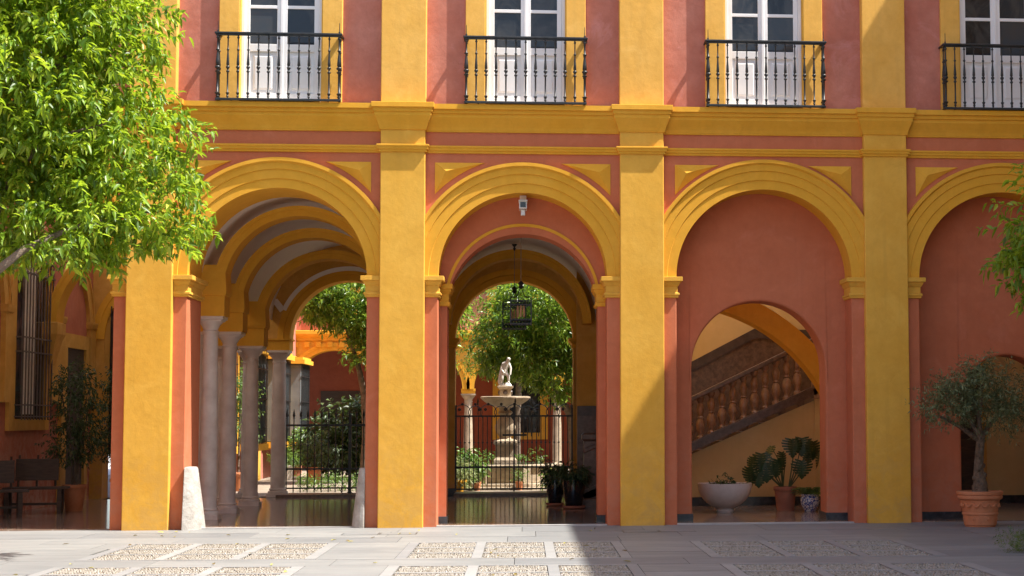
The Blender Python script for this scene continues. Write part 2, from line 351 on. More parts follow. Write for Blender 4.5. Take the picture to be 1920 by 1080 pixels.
# foliage: numpy leaf clouds -------------------------------------------------
def unit(a): return a/np.maximum(np.linalg.norm(a, axis=-1, keepdims=True), 1e-9)
def leaf_mesh(name, mat, P, Dr, Up, L, W, detail=2, droop=0.25, fold=0.22):
    N = len(P); Dr = unit(Dr); S = unit(np.cross(Dr, Up)); Nn = unit(np.cross(S, Dr))
    L = np.asarray(L)[:, None]*np.ones((N, 1)); W = np.asarray(W)[:, None]*np.ones((N, 1))
    dz = np.array([0, 0, -1.0])
    def pt(t, s, h): return P+Dr*L*t+S*W*s+Nn*W*h+dz*L*droop*t*t
    if detail == 2:
        vs = np.stack([pt(0, 0, 0), pt(.3, -.44, fold), pt(.33, 0, 0), pt(.3, .44, fold), pt(.65, -.36, fold), pt(.68, 0, 0), pt(.65, .36, fold), pt(1, 0, 0)], 1)
        fc = np.array([[0, 1, 2, 2], [0, 2, 3, 3], [1, 4, 5, 2], [2, 5, 6, 3], [4, 7, 5, 5], [5, 7, 6, 6]])
        tri = [[0, 1, 2], [0, 2, 3], [1, 4, 5], [1, 5, 2], [2, 5, 6], [2, 6, 3], [4, 7, 5], [5, 7, 6]]
    else:
        vs = np.stack([pt(0, 0, 0), pt(.45, -.45, fold), pt(1, 0, 0), pt(.45, .45, fold)], 1)
        tri = [[0, 1, 2], [0, 2, 3]]
    k = vs.shape[1]; tri = np.array(tri)
    F = (np.arange(N)[:, None, None]*k+tri[None]).reshape(-1, 3)
    me = bpy.data.meshes.new(name); V = vs.reshape(-1, 3)
    me.vertices.add(len(V)); me.vertices.foreach_set('co', V.astype(np.float32).ravel())
    me.loops.add(F.size); me.loops.foreach_set('vertex_index', F.astype(np.int32).ravel())
    me.polygons.add(len(F)); me.polygons.foreach_set('loop_start', np.arange(0, F.size, 3, dtype=np.int32))
    me.polygons.foreach_set('use_smooth', np.ones(len(F), bool))
    me.update(calc_edges=True); me.validate(); me.materials.append(M[mat]); return me
def lobe_points(lobes, n, shell=0.45):
    """sample points in a union of ellipsoids, biased to the outside; returns points and outward directions"""
    vols = np.array([l[3]*l[4]*l[5] for l in lobes])**0.75; ks = rng.choice(len(lobes), n, p=vols/vols.sum())
    L = np.array(lobes)[ks]; d = unit(rng.normal(size=(n, 3)))
    r = shell+(1-shell)*rng.random(n)**0.6
    r = r*(1+0.10*np.sin(d[:, 0]*7+ks)+0.08*np.sin(d[:, 2]*9+d[:, 1]*6+ks*2))
    return L[:, :3]+d*L[:, 3:6]*r[:, None], unit(d*L[:, 3:6])
def sprays(C, O, per, tw, L, W, name, mat, detail=2, droop=0.3, sag=0.35, spread=0.9):
    n = len(C); k = per
    axis = unit(O+0.7*rng.normal(size=(n, 3))*0.6+np.array([0, 0, -sag]))
    A = np.repeat(axis, k, 0); B = np.repeat(C, k, 0); t = np.tile(np.linspace(0, 1, k), n)+rng.normal(size=n*k)*0.05
    P = B+A*(t*tw)[:, None]+rng.normal(size=(n*k, 3))*tw*0.06
    side = unit(np.cross(A, rng.normal(size=(n*k, 3))))
    Dr = unit(A*0.55+side*spread+np.array([0, 0, -0.15])); Up = unit(rng.normal(size=(n*k, 3))*0.55+np.array([0, 0, 1.0]))
    s = rng.uniform(0.65, 1.15, n*k)
    return leaf_mesh(name, mat, P, Dr, Up, L*s, W*s*rng.uniform(0.8, 1.1, n*k), detail, droop)

# ================================================================== GROUND AND PAVING
g = MB().add([(-150, -150, -0.03), (150, -150, -0.03), (150, 150, -0.03), (-150, 150, -0.03)], [(0, 1, 2, 3)])
ground = struct(part('ground', g, 'ground'))
bed = struct(part('courtyard_paving', MB().box(-9.6, 9.6, -10.6, 1.0, -0.025, -0.016), 'mortar'))
SH = -0.069
def slab(x0, x1, v0, v1, mat='slab', name='paving_slab', top=0.0, j=0.004):
    cx, cv = (x0+x1)/2, (v0+v1)/2
    vs = []
    for z in (-0.012, top):
        for x, v in ((x0+j, v0+j), (x1-j, v0+j), (x1-j, v1-j), (x0+j, v1-j)):
            vs.append((x-cx, v+SH*x-(cv+SH*cx), z))
    m = MB().add(vs, [(0, 3, 2, 1), (4, 5, 6, 7), (0, 1, 5, 4), (1, 2, 6, 5), (2, 3, 7, 6), (3, 0, 4, 7)])
    return part(name, m, mat, bed, (cx, cv+SH*cx, 0))
def slab_row(x0, x1, v0, v1, wd, off=0.0):
    x = x0-off
    while x < x1-0.05:
        w_ = wd*random.uniform(0.85, 1.2); a, b = max(x, x0), min(x+w_, x1)
        if b-a > 0.12: slab(a, b, v0, v1, top=random.uniform(-0.0015, 0.001))
        x += w_
PX = [(-5.10, -2.38), (-1.48, 1.23), (2.13, 4.88)]
ROWS = [(-5.72, -3.15), (-9.12, -6.55)]
for v0, v1, wd in ((-0.20, 0.80, 2.1), (-1.15, -0.20, 1.7), (-2.15, -1.15, 2.0), (-3.15, -2.15, 1.6), (-6.55, -5.72, 1.9), (-9.95, -9.12, 1.9)):
    slab_row(-9.2, 9.2, v0, v1, wd, random.uniform(0, 1))
for v0, v1 in ROWS:
    for a, b in ((-9.2, PX[0][0]), (PX[0][1], PX[1][0]), (PX[1][1], PX[2][0]), (PX[2][1], 9.2)):
        n = 3; dv = (v1-v0)/n
        for k in range(n): slab_row(a, b, v0+k*dv, v0+(k+1)*dv, 2.0 if b-a > 1.5 else b-a+0.2)
# pebble fields framed by pale marble strips: three across, three bands deep
def pebble_field(wd, dp):
    V = []; F = []
    nx, ny = int(wd/0.030), int(dp/0.052)
    for iy in range(ny):
        for ix in range(nx):
            x = (ix+0.5+0.5*(iy % 2))*wd/nx-wd/2+random.gauss(0, .004); y = (iy+0.5)*dp/ny-dp/2+random.gauss(0, .006)
            if abs(x) > wd/2-0.012: continue
            a = random.gauss(0.35 if (iy//2) % 2 else -0.35, 0.3); L = random.uniform(.020, .030); B = random.uniform(.010, .015); h = random.uniform(.008, .018)
            c, s = math.cos(a), math.sin(a); o = len(V)
            for lx, ly in ((B, 0), (B*.6, L*.75), (-B*.6, L*.75), (-B, 0), (-B*.6, -L*.75), (B*.6, -L*.75)):
                V.append((x+lx*c-ly*s, y+lx*s+ly*c, -0.012))
            for lx, ly in ((B*.5, L*.3), (-B*.5, L*.3), (-B*.5, -L*.3), (B*.5, -L*.3)):
                V.append((x+lx*c-ly*s, y+lx*s+ly*c, h-0.012))
            F += [(o, o+1, o+6), (o+1, o+2, o+7, o+6), (o+2, o+3, o+7), (o+3, o+4, o+8, o+7), (o+4, o+5, o+9, o+8), (o+5, o, o+6, o+9), (o+6, o+7, o+8, o+9)]
    V = [(x, y+SH*x, z) for x, y, z in V]
    me = bpy.data.meshes.new('pebble_field'); me.from_pydata(V, [], F); me.materials.append(M['pebble']); return me
FW, FD = 0.735, 0.735
fields = [pebble_field(FW, FD) for _ in range(3)]
for ri, (v0, v1) in enumerate(ROWS):
    for a, b in PX:
        # outer frame
        slab(a, b, v1-0.09, v1, 'border', 'border_stone', 0.002); slab(a, b, v0, v0+0.09, 'border', 'border_stone', 0.002)
        xs = [a+0.13, a+0.13+FW+0.125, a+0.13+2*(FW+0.125)]
        edges = [(a, xs[0])]+[(xs[i]+FW, xs[i+1]) for i in range(2)]+[(xs[2]+FW, b)]
        for e0, e1 in edges: slab(e0, e1, v0+0.09, v1-0.09, 'border', 'border_stone', 0.002)
        vv = [v0+0.09+i*((v1-v0-0.18-FD)/2) for i in range(3)]
        for i in range(3):
            for k in range(3):
                cx, cv = xs[i]+FW/2, vv[k]+FD/2
                o = obj('pebble_field', fields[(i+k) % 3], bed, (cx, cv+SH*cx, 0)); o['kind'] = 'stuff'
                if k < 2: slab(xs[i], xs[i]+FW, vv[k]+FD, vv[k+1], 'border', 'border_stone', 0.001, 0.002)
# service covers let into the paving before two pilasters
for x0 in (-2.55, 1.35):
    for k in range(2):
        part('service_cover', MB().box(-0.24, 0.24, -0.19, 0.19, -0.01, 0.003), 'slab', bed, (x0+0.28+k*0.52, -1.35, 0))
        part('cover_frame', MB().box(-0.255, 0.255, -0.205, 0.205, -0.01, 0.0015), 'iron', bed, (x0+0.28+k*0.52, -1.35, 0))
# polished gallery floor
gf = struct(part('gallery_floor', MB().box(-9.3, 9.6, 0.06, 9.35, -0.02, 0.015), 'floor'))
# rear courtyard ground
rg = struct(part('rear_courtyard_ground', MB().box(-12, 9, 10.3, 32, -0.028, 0.004), 'rear_ground'))

# ================================================================== PALACE
B = thing('palace_building', 'ochre and terracotta arcaded palace facade with balconies over four arches', 'building')
XP = [-9.14, -5.48, -1.82, 1.75, 5.48, 9.18]; HW = 0.525; ZS = 3.70
bays = [((XP[i]+HW+XP[i+1]-HW)/2, (XP[i+1]-XP[i])/2-HW) for i in range(5)]
TH = 1.07
# piers
pm = bevel(part('pier', MB().box(-HW, HW, 0, TH, -0.02, 3.42), 'red', B, (XP[0], 0, 0)), 0.012)
for x in XP[1:]: copy_tree(pm, None, (x, 0, 0))
im = MB().rect_lathe(-HW, HW, 0, TH, [(0.0, 3.40), (0.028, 3.405), (0.030, 3.435), (0.045, 3.44), (0.045, 3.47), (0.018, 3.48), (0.018, 3.575), (0.030, 3.58), (0.055, 3.625), (0.058, 3.645), (0.088, 3.65), (0.088, 3.715), (0.0, 3.718)])
imo = bevel(part('impost', im, 'yellow', B, (XP[0], 0, 0)), 0.004)
for x in XP[1:]: copy_tree(imo, None, (x, 0, 0))
# stilt blocks above the imposts and the spandrel walls with arched openings
for i, (c, r) in enumerate(bays):
    part('spandrel_wall', MB().arch_wall(XP[i], XP[i+1], c, r+0.012, ZS+0.018, 6.28, 0.0, TH, None, 48), 'red', B)
    R = r
    prof = [(R, TH-0.02), (R, -0.028), (R+0.135, -0.028), (R+0.142, -0.044), (R+0.275, -0.044), (R+0.282, -0.060), (R+0.375, -0.060), (R+0.40, -0.092), (R+0.45, -0.092), (R+0.455, -0.02), (R+0.455, 0.02), (R+0.03, 0.02), (R+0.03, TH-0.02)]
    m = MB().arc_sweep(prof, c, ZS+0.018, 56)
    part('archivolt', m, 'yellow_trim', B, smooth=True, ang=25)
# lower pilasters
pl = bevel(part('pilaster', MB().box(-0.33, 0.33, -0.12, 0.06, -0.02, 5.93), 'yellow', B, (XP[0], 0, 0)), 0.012)
for x in XP[1:]: copy_tree(pl, None, (x, 0, 0))
# spandrel panels: raised triangular pyramids
def tri_panel(c, r, side):
    x_out = c+side*(r-0.04 + 0.0); Ro = r+0.455+0.085
    zt = 5.425; zc = ZS+0.018
    xo = c+side*(r+0.055)                                     # vertical edge near the pilaster
    xi = c+side*math.sqrt(max(Ro**2-(zt-zc)**2, 0.01)) if Ro > zt-zc else c+side*0.35
    zb = zc+math.sqrt(max(Ro**2-(xo-c)**2, 0.01))
    arc = []
    a0 = math.atan2(zb-zc, side*(xo-c)); a1 = math.atan2(zt-zc, side*(xi-c))
    for k in range(9):
        a = a0+(a1-a0)*k/8; arc.append((c+side*Ro*math.cos(a), zc+Ro*math.sin(a)))
    poly = [(xo, zt)]+arc
    ap = (xo-side*0.17, zt-0.135)
    m = MB(); vs = [(x, -0.012, z) for x, z in poly]+[(x, 0.02, z) for x, z in poly]; n = len(poly); vs.append((ap[0], -0.085, ap[1]))
    fs = [(i, (i+1) % n, 2*n) for i in range(n)]+[(i, n+i, n+(i+1) % n, (i+1) % n) for i in range(n)]
    m.add(vs, fs); part('spandrel_panel', m, 'yellow_trim', B)
for c, r in bays:
    tri_panel(c, min(r, 1.30), -1); tri_panel(c, min(r, 1.30), 1)
# string course, frieze and cornice between pilasters
SC = [(0.0, 5.565), (0.022, 5.568), (0.024, 5.60), (0.040, 5.605), (0.046, 5.64), (0.058, 5.65), (0.058, 5.675), (0.0, 5.685)]
CO = [(0.0, 5.885), (0.025, 5.89), (0.025, 5.905), (0.030, 5.91), (0.045, 5.955), (0.068, 6.00), (0.098, 6.05), (0.125, 6.095), (0.125, 6.145), (0.150, 6.15), (0.150, 6.205), (0.185, 6.21), (0.185, 6.285), (0.0, 6.31)]
def run(prof, x0, x1, y0):
    m = MB(); n = len(prof); vs = [(x0, y0-p, z) for p, z in prof]+[(x1, y0-p, z) for p, z in prof]
    fs = [(i, i+1, n+i+1, n+i) for i in range(n-1)]; return m.add(vs, fs)
for i in range(5):
    part('string_course', run(SC, XP[i]+0.30, XP[i+1]-0.30, 0.0), 'yellow_trim', B)
    part('cornice', run(CO, XP[i]+0.30, XP[i+1]-0.30, 0.0), 'yellow_trim', B)
for x in XP:
    part('string_capital', MB().rect_lathe(-0.33, 0.33, -0.12, 0.06, SC), 'yellow_trim', B, (x, 0, 0), bev=0.004)
    k = [(p*0.72, z+0.012) for p, z in CO]
    part('pilaster_capital', MB().rect_lathe(-0.33, 0.33, -0.12, 0.06, k), 'yellow_trim', B, (x, 0, 0), bev=0.004)
# upper storey
WY = 0.06; WC = [-7.30, -3.645, 0.0, 3.64, 7.305]; OH = 0.61; ZD0, ZD1, ZT = 6.315, 9.15, 10.6
xs = [-9.6]+[v for c in WC for v in (c-OH, c+OH)]+[9.72]
for k in range(0, len(xs), 2):
    part('upper_wall', MB().box(xs[k], xs[k+1], WY, WY+0.5, 6.27, ZT), 'red_up', B)
for c in WC: part('upper_wall', MB().box(c-OH, c+OH, WY, WY+0.5, ZD1, ZT), 'red_up', B)
um = bevel(part('upper_pilaster', MB().box(-0.335, 0.335, -0.095, WY+0.02, 6.31, ZT), 'yellow_up', B, (XP[0], 0, 0)), 0.012)
for x in XP[1:]: copy_tree(um, None, (x, 0, 0))
# two storeys over the middle passages; the stair hall (right) and the side aisle (left) have invented roof openings behind the facade to let sky light in
part('eaves_cornice', MB().box(-10, 9.7, -0.05, 1.3, ZT, ZT+0.35).box(-5.6, 2.0, 1.3, 10.3, ZT, ZT+0.35), 'yellow_trim', B)
part('roof', MB().add([(-10, -0.1, ZT+0.352), (9.7, -0.1, ZT+0.352), (9.7, 1.4, ZT+0.352), (-10, 1.4, ZT+0.352), (-10, 0.65, ZT+0.7), (9.7, 0.65, ZT+0.7)], [(0, 1, 5, 4), (2, 3, 4, 5), (0, 4, 3), (1, 2, 5), (0, 3, 2, 1)]), 'roof', B)
for x0, x1 in ((-5.6, -5.5), (1.9, 2.0)):
    part('light_bounce_wall', MB().box(x0, x1, WY+0.5, 10.2, 5.8, ZT), 'white_plaster', B)  # unseen walls added to block direct sun and bounce light down
part('side_wall', MB().box(-10, -9.6, 0.0, 1.3, -0.02, ZT).box(-10, -9.6, 1.3, 10.2, -0.02, 5.8), 'red_up', B)
part('side_wall', MB().box(9.7, 10.1, 0.0, 10.2, -0.02, ZT), 'cream', B)
# french windows
def window(c):
    s = MB()
    for a, b in ((-0.905, -OH), (OH, 0.905)): s.box(a, b, -0.015, WY+0.01, 6.312, ZD1+0.3)
    s.box(-0.905, 0.905, -0.013, WY+0.01, ZD1, ZD1+0.3)
    root = bevel(part('window', s, 'yellow_up', B, (c, 0, 0)), 0.008)
    rv = MB()
    for a, b in ((-OH-0.02, -OH+0.012), (OH-0.012, OH+0.02)): rv.box(a, b, -0.008, 0.34, 6.314, ZD1)
    part('reveal', rv, 'yellow', root)
    fy = 0.10
    f = MB()
    for a, b in ((-0.598, -0.545), (0.545, 0.598)): f.box(a, b, fy, fy+0.09, 6.33, ZD1)
    f.box(-0.598, 0.598, fy+0.002, fy+0.088, 6.32, 6.37)
    bevel(part('door_frame', f, 'white_paint', root), 0.006)
    for sd_ in (-1, 1):
        m = MB(); X = lambda a, b: (min(sd_*a, sd_*b), max(sd_*a, sd_*b)); y0, y1 = fy+0.018, fy+0.065
        for a, b in ((0.006, 0.075), (0.475, 0.543)): m.box(*X(a, b), y0, y1, 6.372, 9.1)
        for z0, z1 in ((6.372, 6.47), (7.10, 7.215), (7.755, 7.805), (8.36, 8.41), (8.98, 9.1)): m.box(*X(0.073, 0.477), y0+0.002, y1-0.002, z0, z1)
        m.box(*X(0.07, 0.48), y0+0.025, y1-0.005, 6.46, 7.11)
        leaf = bevel(part('door_leaf', m, 'white_paint', root), 0.005)
        pn = MB(); a, b = X(0.125, 0.425); pn.add([(a, y0+0.026, 6.52), (b, y0+0.026, 6.52), (b, y0+0.026, 7.05), (a, y0+0.026, 7.05), (a+.03, y0+0.008, 6.55), (b-.03, y0+0.008, 6.55), (b-.03, y0+0.008, 7.02), (a+.03, y0+0.008, 7.02)], [(4, 5, 6, 7), (0, 1, 5, 4), (1, 2, 6, 5), (2, 3, 7, 6), (3, 0, 4, 7)])
        part('panel', pn, 'white_paint', root)
        for z0, z1 in ((7.21, 7.76), (7.80, 8.365), (8.405, 8.985)):
            part('pane', MB().box(*X(0.072, 0.478), y0+0.02, y0+0.026, z0, z1), 'glass', root)
    bevel(part('astragal', MB().box(-0.022, 0.022, fy+0.004, fy+0.03, 6.38, 9.1), 'white_paint', root), 0.006)
    part('dark_room', MB().box(-0.66, 0.66, 0.36, 0.38, 6.2, ZD1+0.05), 'dark_wood', root)
    part('sill_board', MB().box(-0.6, 0.6, -0.10, 0.10, 6.312, 6.335), 'marble_col', root)
for c in WC: window(c)
# balcony railings
BP = [(.012, 0), (.012, .02), (.022, .03), (.013, .045), (.020, .07), (.028, .085), (.012, .10), (.0125, .40), (.024, .41), (.026, .425), (.012, .44), (.016, .46), (.028, .475), (.028, .495), (.014, .51), (.023, .525), (.019, .60), (.012, .70), (.0105, .74), (.020, .755), (.020, .765), (.010, .78), (.0095, .93), (.018, .945), (.018, .955), (.010, .97), (.012, 1.0)]
bal_me = MB().lathe([(r, z*0.955) for r, z in BP], 8).data('baluster', 'iron'); smooth_by_angle(bal_me, 60)
post_me = MB().lathe([(r*1.45, z*0.955) for r, z in BP], 8).data('corner_post', 'iron'); smooth_by_angle(post_me, 60)
def balcony(c, hw=0.885):
    yf = -0.20; z0, z1 = 6.325, 7.285
    root = bpy.data.objects.new('balcony_railing', None); COL.objects.link(root); root.parent = B; root.location = (c, 0, 0); root.empty_display_size = 0.2
    m = MB().box(-hw-0.045, hw+0.045, yf-0.035, yf+0.035, z1, z1+0.03).box(-hw-0.03, hw+0.03, yf-0.02, yf+0.02, z1-0.022, z1+0.001)
    m2 = MB().box(-hw-0.03, hw+0.03, yf-0.024, yf+0.024, z0-0.032, z0+0.004)
    for s in (-1, 1):
        a, b = sorted((s*(hw-0.033), s*(hw+0.043))); m.box(a, b, yf+0.03, WY+0.01, z1+0.001, z1+0.029)
        a, b = sorted((s*(hw-0.02), s*(hw+0.02))); m2.box(a, b, yf+0.02, WY+0.01, z0-0.028, z0-0.002)
    bevel(part('top_rail', m, 'iron', root), 0.006); bevel(part('bottom_rail', m2, 'iron', root), 0.006)
    n = 12
    for k in range(1, n): obj('baluster', bal_me, root, (-hw+2*hw*k/n, yf, z0))
    for s in (-1, 1):
        obj('corner_post', post_me, root, (s*hw, yf, z0))
        obj('baluster', bal_me, root, (s*hw, yf+0.125, z0))
        part('finial', MB().lathe([(.012, 0), (.014, .02), (.006, .04), (.0045, .15), (.001, .17)], 6), 'iron', root, (s*hw, yf, z1+0.029))
    for k in range(5):                                     # bars that carry the rail over the cornice
        x = -hw+2*hw*(k+0.5)/5
        part('bracket', MB().tube([(x, yf, z0-0.02), (x, yf+0.03, z0-0.012), (x, -0.06, z0-0.004), (x, WY, z0-0.004)], 0.011, 6), 'iron', root)
for c in WC: balcony(c)

# recessed walls within the arches
c2, r2 = bays[2]
IC, IR, IZ = -0.035, 1.135, 3.27
part('tympanum_wall', MB().arch_wall(XP[2]+0.3, XP[3]-0.3, IC, IR+0.01, IZ, 5.2, 0.5, TH-0.005, -0.02, 44), 'red', B)
part('inner_archivolt', MB().arc_sweep([(IR, 1.15), (IR, 0.485), (IR+0.045, 0.485), (IR+0.05, 0.55), (IR+0.05, 1.15)], IC, IZ+0.12, 44), 'yellow_trim', B, smooth=True, ang=25)
for s, xe in ((-1, IC-IR), (1, IC+IR)):
    a, b = sorted((xe, xe+s*0.14))
    part('inner_impost', MB().rect_lathe(a, b, 0.5, TH, [(0.0, 3.30), (0.028, 3.305), (0.03, 3.36), (0.012, 3.37), (0.012, 3.48), (0.05, 3.53), (0.05, 3.56), (0.07, 3.565), (0.07, 3.64), (0.0, 3.645)]), 'yellow_trim', B, bev=0.004)
    part('skirting_stone', MB().rect_lathe(a, b, 0.49, TH, [(0.012, 0.0), (0.012, 0.12), (0.006, 0.125)]), 'black_marble', B)
OC, OR, OZ = 3.59, 1.04, 2.35
o = part('recessed_wall', MB().arch_wall(XP[3]+0.3, XP[4]-0.3, OC, OR, OZ, 5.2, 0.5, TH-0.005, -0.02, 44), 'red', B); bevel(o, 0.035, 3)
o = part('recessed_wall', MB().arch_wall(XP[4]+0.3, XP[5]-0.3, 7.50, 0.74, 1.81, 5.2, 0.5, TH-0.005, -0.02, 44), 'red', B); bevel(o, 0.035, 3)
for x0, x1 in ((XP[3]+HW, OC-OR), (OC+OR, XP[4]-HW), (XP[4]+HW, 7.5-0.74), (7.5+0.74, XP[5]-HW)):
    part('skirting_stone', MB().rect_lathe(x0, x1, 0.5, TH, [(0.014, 0.0), (0.014, 0.125), (0.008, 0.13)]), 'black_marble', B)
for i in range(1, 4):
    part('threshold_strip', MB().box(XP[i]+HW, XP[i+1]-HW, -0.02, 0.10, -0.01, 0.018), 'pale_strip', B)

# gallery behind: ceiling, vaults, transverse arches on paired columns
for q in ((-9.6, 9.7, TH, 1.35), (-5.8, 2.0, 1.352, 9.7), (-8.7, -5.8, 9.4, 9.7), (2.0, 9.7, 6.55, 9.7)):  # left open over the aisle and stair hall to admit sky light
    part('gallery_ceiling', MB().box(*q, 5.5, 5.8), 'white_plaster', B)
part('west_wall', MB().box(-9.2, -8.75, TH+0.02, 9.72, 0, 5.5), 'red_old', B)
part('west_bounce_wall', MB().box(-9.2, -8.74, 1.36, 9.72, 5.5, ZT), 'white_plaster', B)  # unseen white wall added to bounce sunlight into the side aisle
rows = [(2.25, 3.66), (4.0, 3.50), (6.35, 3.36)]
capital = [(.118, 0), (.125, .01), (.125, .035), (.115, .045), (.118, .07), (.15, .13), (.19, .17), (.20, .19)]
def column(x, y, ztop, rb=0.135, rt_=0.115, base=True, mat='marble_col', parent=B, zb=0.015):
    h = ztop-zb
    col = part('column', MB().lathe([(rb*1.04, 0.17), (rb, 0.20), (rb*1.01, 0.2+0.35*(h-.5)), (rt_, h-0.26)], 24), mat, parent, (x, y, zb), smooth=True)
    part('base', MB().rect_lathe(-rb*1.35, rb*1.35, -rb*1.35, rb*1.35, [(0, 0), (0, .07)]).lathe([(rb*1.32, .07), (rb*1.36, .095), (rb*1.28, .12), (rb*1.12, .125), (rb*1.12, .14), (rb*1.2, .155), (rb*1.12, .175)], 24), mat, col, smooth=True)
    cp = MB().lathe([(r*rt_/0.115, z+h-0.262) for r, z in capital], 24).rect_lathe(-0.195, 0.195, -0.195, 0.195, [(-.01, h-0.078), (0.01, h-0.05), (0.03, h-0.045), (0.03, h)])
    part('capital', cp, mat, col, smooth=True); return col
def ring(c, zs, r, y, mat, t=0.165, hd=0.24):
    p = [(r, y+hd), (r, y-hd), (r+0.10, y-hd), (r+0.105, y-hd-0.012), (r+t, y-hd-0.012), (r+t, y+hd)]
    part('transverse_arch', MB().arc_sweep(p, c, zs, 44), mat, B, smooth=True, ang=20)
for y, zs in rows:
    for c, r in (((-7.12, 1.37), (-3.60, 1.19)) if y > 5 else ((-3.60, 1.19),)): ring(c, zs, r, y, 'yellow_trim')
    for x0, x1 in ((-5.77, -4.77), (-2.43, -1.62)):
        part('impost_block', MB().rect_lathe(x0, x1, y-0.24, y+0.24, [(0, zs-0.42), (0.0, zs-0.10), (0.02, zs-0.09), (0.03, zs-0.04), (0.03, zs), (0, zs+0.4)]), 'yellow_trim', B)
    for x in (-5.02, -5.52): column(x, y, zs-0.42)
    column(-2.2, y, zs-0.42)
    if y > 5: part('impost_corbel', MB().rect_lathe(-8.74, -8.49, y-0.24, y+0.24, [(-0.1, zs-0.75), (0.0, zs-0.3), (0.04, zs-0.2), (0.04, zs), (0, zs+0.02)]), 'ochre_old', B)
ring(-0.15, 3.36, 1.22, 6.35, 'yellow_trim')
for c, r, zs in ((-3.60, 1.56, 3.62), (-0.12, 1.45, 3.44)):
    part('vault', MB().arc_sweep([(r, TH), (r, 2.6 if c < -7 else 9.7)], c, zs, 40, closed=False), 'white_plaster', B, smooth=True)
# rear arcade wall
RY = 9.7; RB = [(-7.2, 1.30, 3.23), (-3.60, 1.20, 3.24), (-0.22, 1.22, 3.22)]
RX = [-9.2, -5.42, -1.98, 1.0, 9.7]
for i, (c, r, z) in enumerate(RB):
    x1 = RX[i+1] if i < 2 else 1.72
    part('rear_arcade_wall', MB().arch_wall(RX[i], x1, c, r+0.01, z, 5.9 if i == 0 else ZT, RY, RY+0.5, None, 40), 'ochre_old', B)
    p = [(r, RY+0.52), (r, RY-0.03), (r+0.12, RY-0.03), (r+0.13, RY-0.05), (r+0.25, RY-0.05), (r+0.25, RY+0.01), (r+0.02, RY+0.01), (r+0.02, RY+0.52)]
    part('rear_archivolt', MB().arc_sweep(p, c, z, 40), 'yellow_trim', B, smooth=True, ang=20)
part('rear_vault_band', MB().arc_sweep([(1.40, RY-0.03), (1.40, RY-0.055), (1.49, RY-0.055), (1.49, RY-0.03)], -3.60, 3.24, 36, math.radians(156), math.radians(24)).prism([(-5.00, 3.78), (-4.90, 3.86), (-5.06, 4.06), (-5.16, 4.00)], RY-0.053, RY-0.03), 'white_plaster', B, smooth=True, ang=20)
part('rear_pier', MB().box(-9.2, -8.5, RY, RY+0.5, 0, 3.23), 'ochre_old', B)
column(-5.02, RY+0.1, 3.0, 0.15, 0.13); column(-5.62, RY+0.1, 3.0, 0.15, 0.13)
part('impost_block', MB().rect_lathe(-5.88, -4.80, RY-0.05, RY+0.5, [(0, 3.0), (0, 3.2), (0.03, 3.21), (0.03, 3.24)]), 'yellow_trim', B)
part('rear_pier', MB().box(-2.42, -1.44, RY+0.01, RY+0.5, 0, 3.23), 'ochre_old', B)
part('rear_pier', MB().box(1.0, 1.5, RY+0.01, RY+0.5, 0, 3.23), 'ochre_old', B)
for x0, x1 in ((-2.42, -1.44), (1.0, 1.5)):
    part('rear_impost', MB().rect_lathe(x0, x1, RY, RY+0.5, [(0, 3.05), (0.03, 3.06), (0.03, 3.13), (0.09, 3.2), (0.09, 3.25), (0, 3.26)]), 'yellow_trim', B)
    part('skirting_stone', MB().rect_lathe(x0, x1, RY, RY+0.5, [(0.012, 0.0), (0.012, 0.16), (0.0, 0.165)]), 'black_marble', B)
part('rear_wall', MB().box(1.49, 9.7, RY, RY+0.5, 0, 5.9), 'ochre_old', B)
part('gate_sill', MB().box(-5.0, -2.42, RY-0.33, RY+0.55, -0.02, 0.07), 'stair_stone', B)
part('gate_sill', MB().box(-1.44, 1.0, RY-0.33, RY+0.55, -0.02, 0.07), 'stair_stone', B)
# west wall: blind arches, grilled window, doorway
def west_ring(yc, r, zs, x=-8.75, t=0.28):
    m = MB(); n = 30
    prof = [(r, 0.0), (r, 0.07), (r+t-0.05, 0.07), (r+t-0.045, 0.10), (r+t, 0.10), (r+t, 0.0)]
    vs = []; fs = []; k = len(prof)
    for i in range(n+1):
        a = PI-PI*i/n
        for rr, pr in prof: vs.append((x+pr, yc+rr*math.cos(a), zs+rr*math.sin(a)))
    for i in range(n):
        for j in range(k): fs.append((i*k+j, i*k+(j+1) % k, (i+1)*k+(j+1) % k, (i+1)*k+j))
    part('blind_arch', m.add(vs, fs), 'ochre_old', B, smooth=True, ang=20)
WX = -8.75
west_ring(5.33, 1.10, 3.45); west_ring(2.65, 1.10, 3.45); west_ring(8.3, 0.95, 3.45)
for y0, y1, m_ in ((3.78, 4.12, 0), (6.60, 7.32, 0), (9.28, 9.68, 0)):
    part('wall_pilaster', MB().box(WX, WX+0.085, y0, y1, 1.9, 3.42).rect_lathe(WX-0.05, WX+0.085, y0, y1, [(0, 3.40), (0.03, 3.42), (0.05, 3.5), (0.05, 3.54), (0, 3.55)]), 'ochre_old', B)
sw = MB().box(WX, WX+0.06, 4.55, 4.88, 1.42, 4.55).box(WX, WX+0.06, 6.68, 6.95, 1.42, 4.55).box(WX, WX+0.058, 4.88, 6.68, 1.42, 1.62).box(WX, WX+0.058, 4.88, 6.68, 4.35, 4.55)
win = part('grilled_window', sw, 'ochre_old', B, (0, -0.42, 0))
part('pane', MB().box(WX, WX+0.012, 4.88, 6.68, 1.62, 4.35), 'glass', win)
part('shutter', MB().box(WX+0.012, WX+0.03, 5.4, 6.1, 1.7, 4.3), 'marble_col', win)
for k in range(11):
    part('grille_bar', MB().tube([(WX+0.17, 4.90+k*0.176, 1.60), (WX+0.17, 4.90+k*0.176, 4.42)], 0.013, 6), 'old_iron', win)
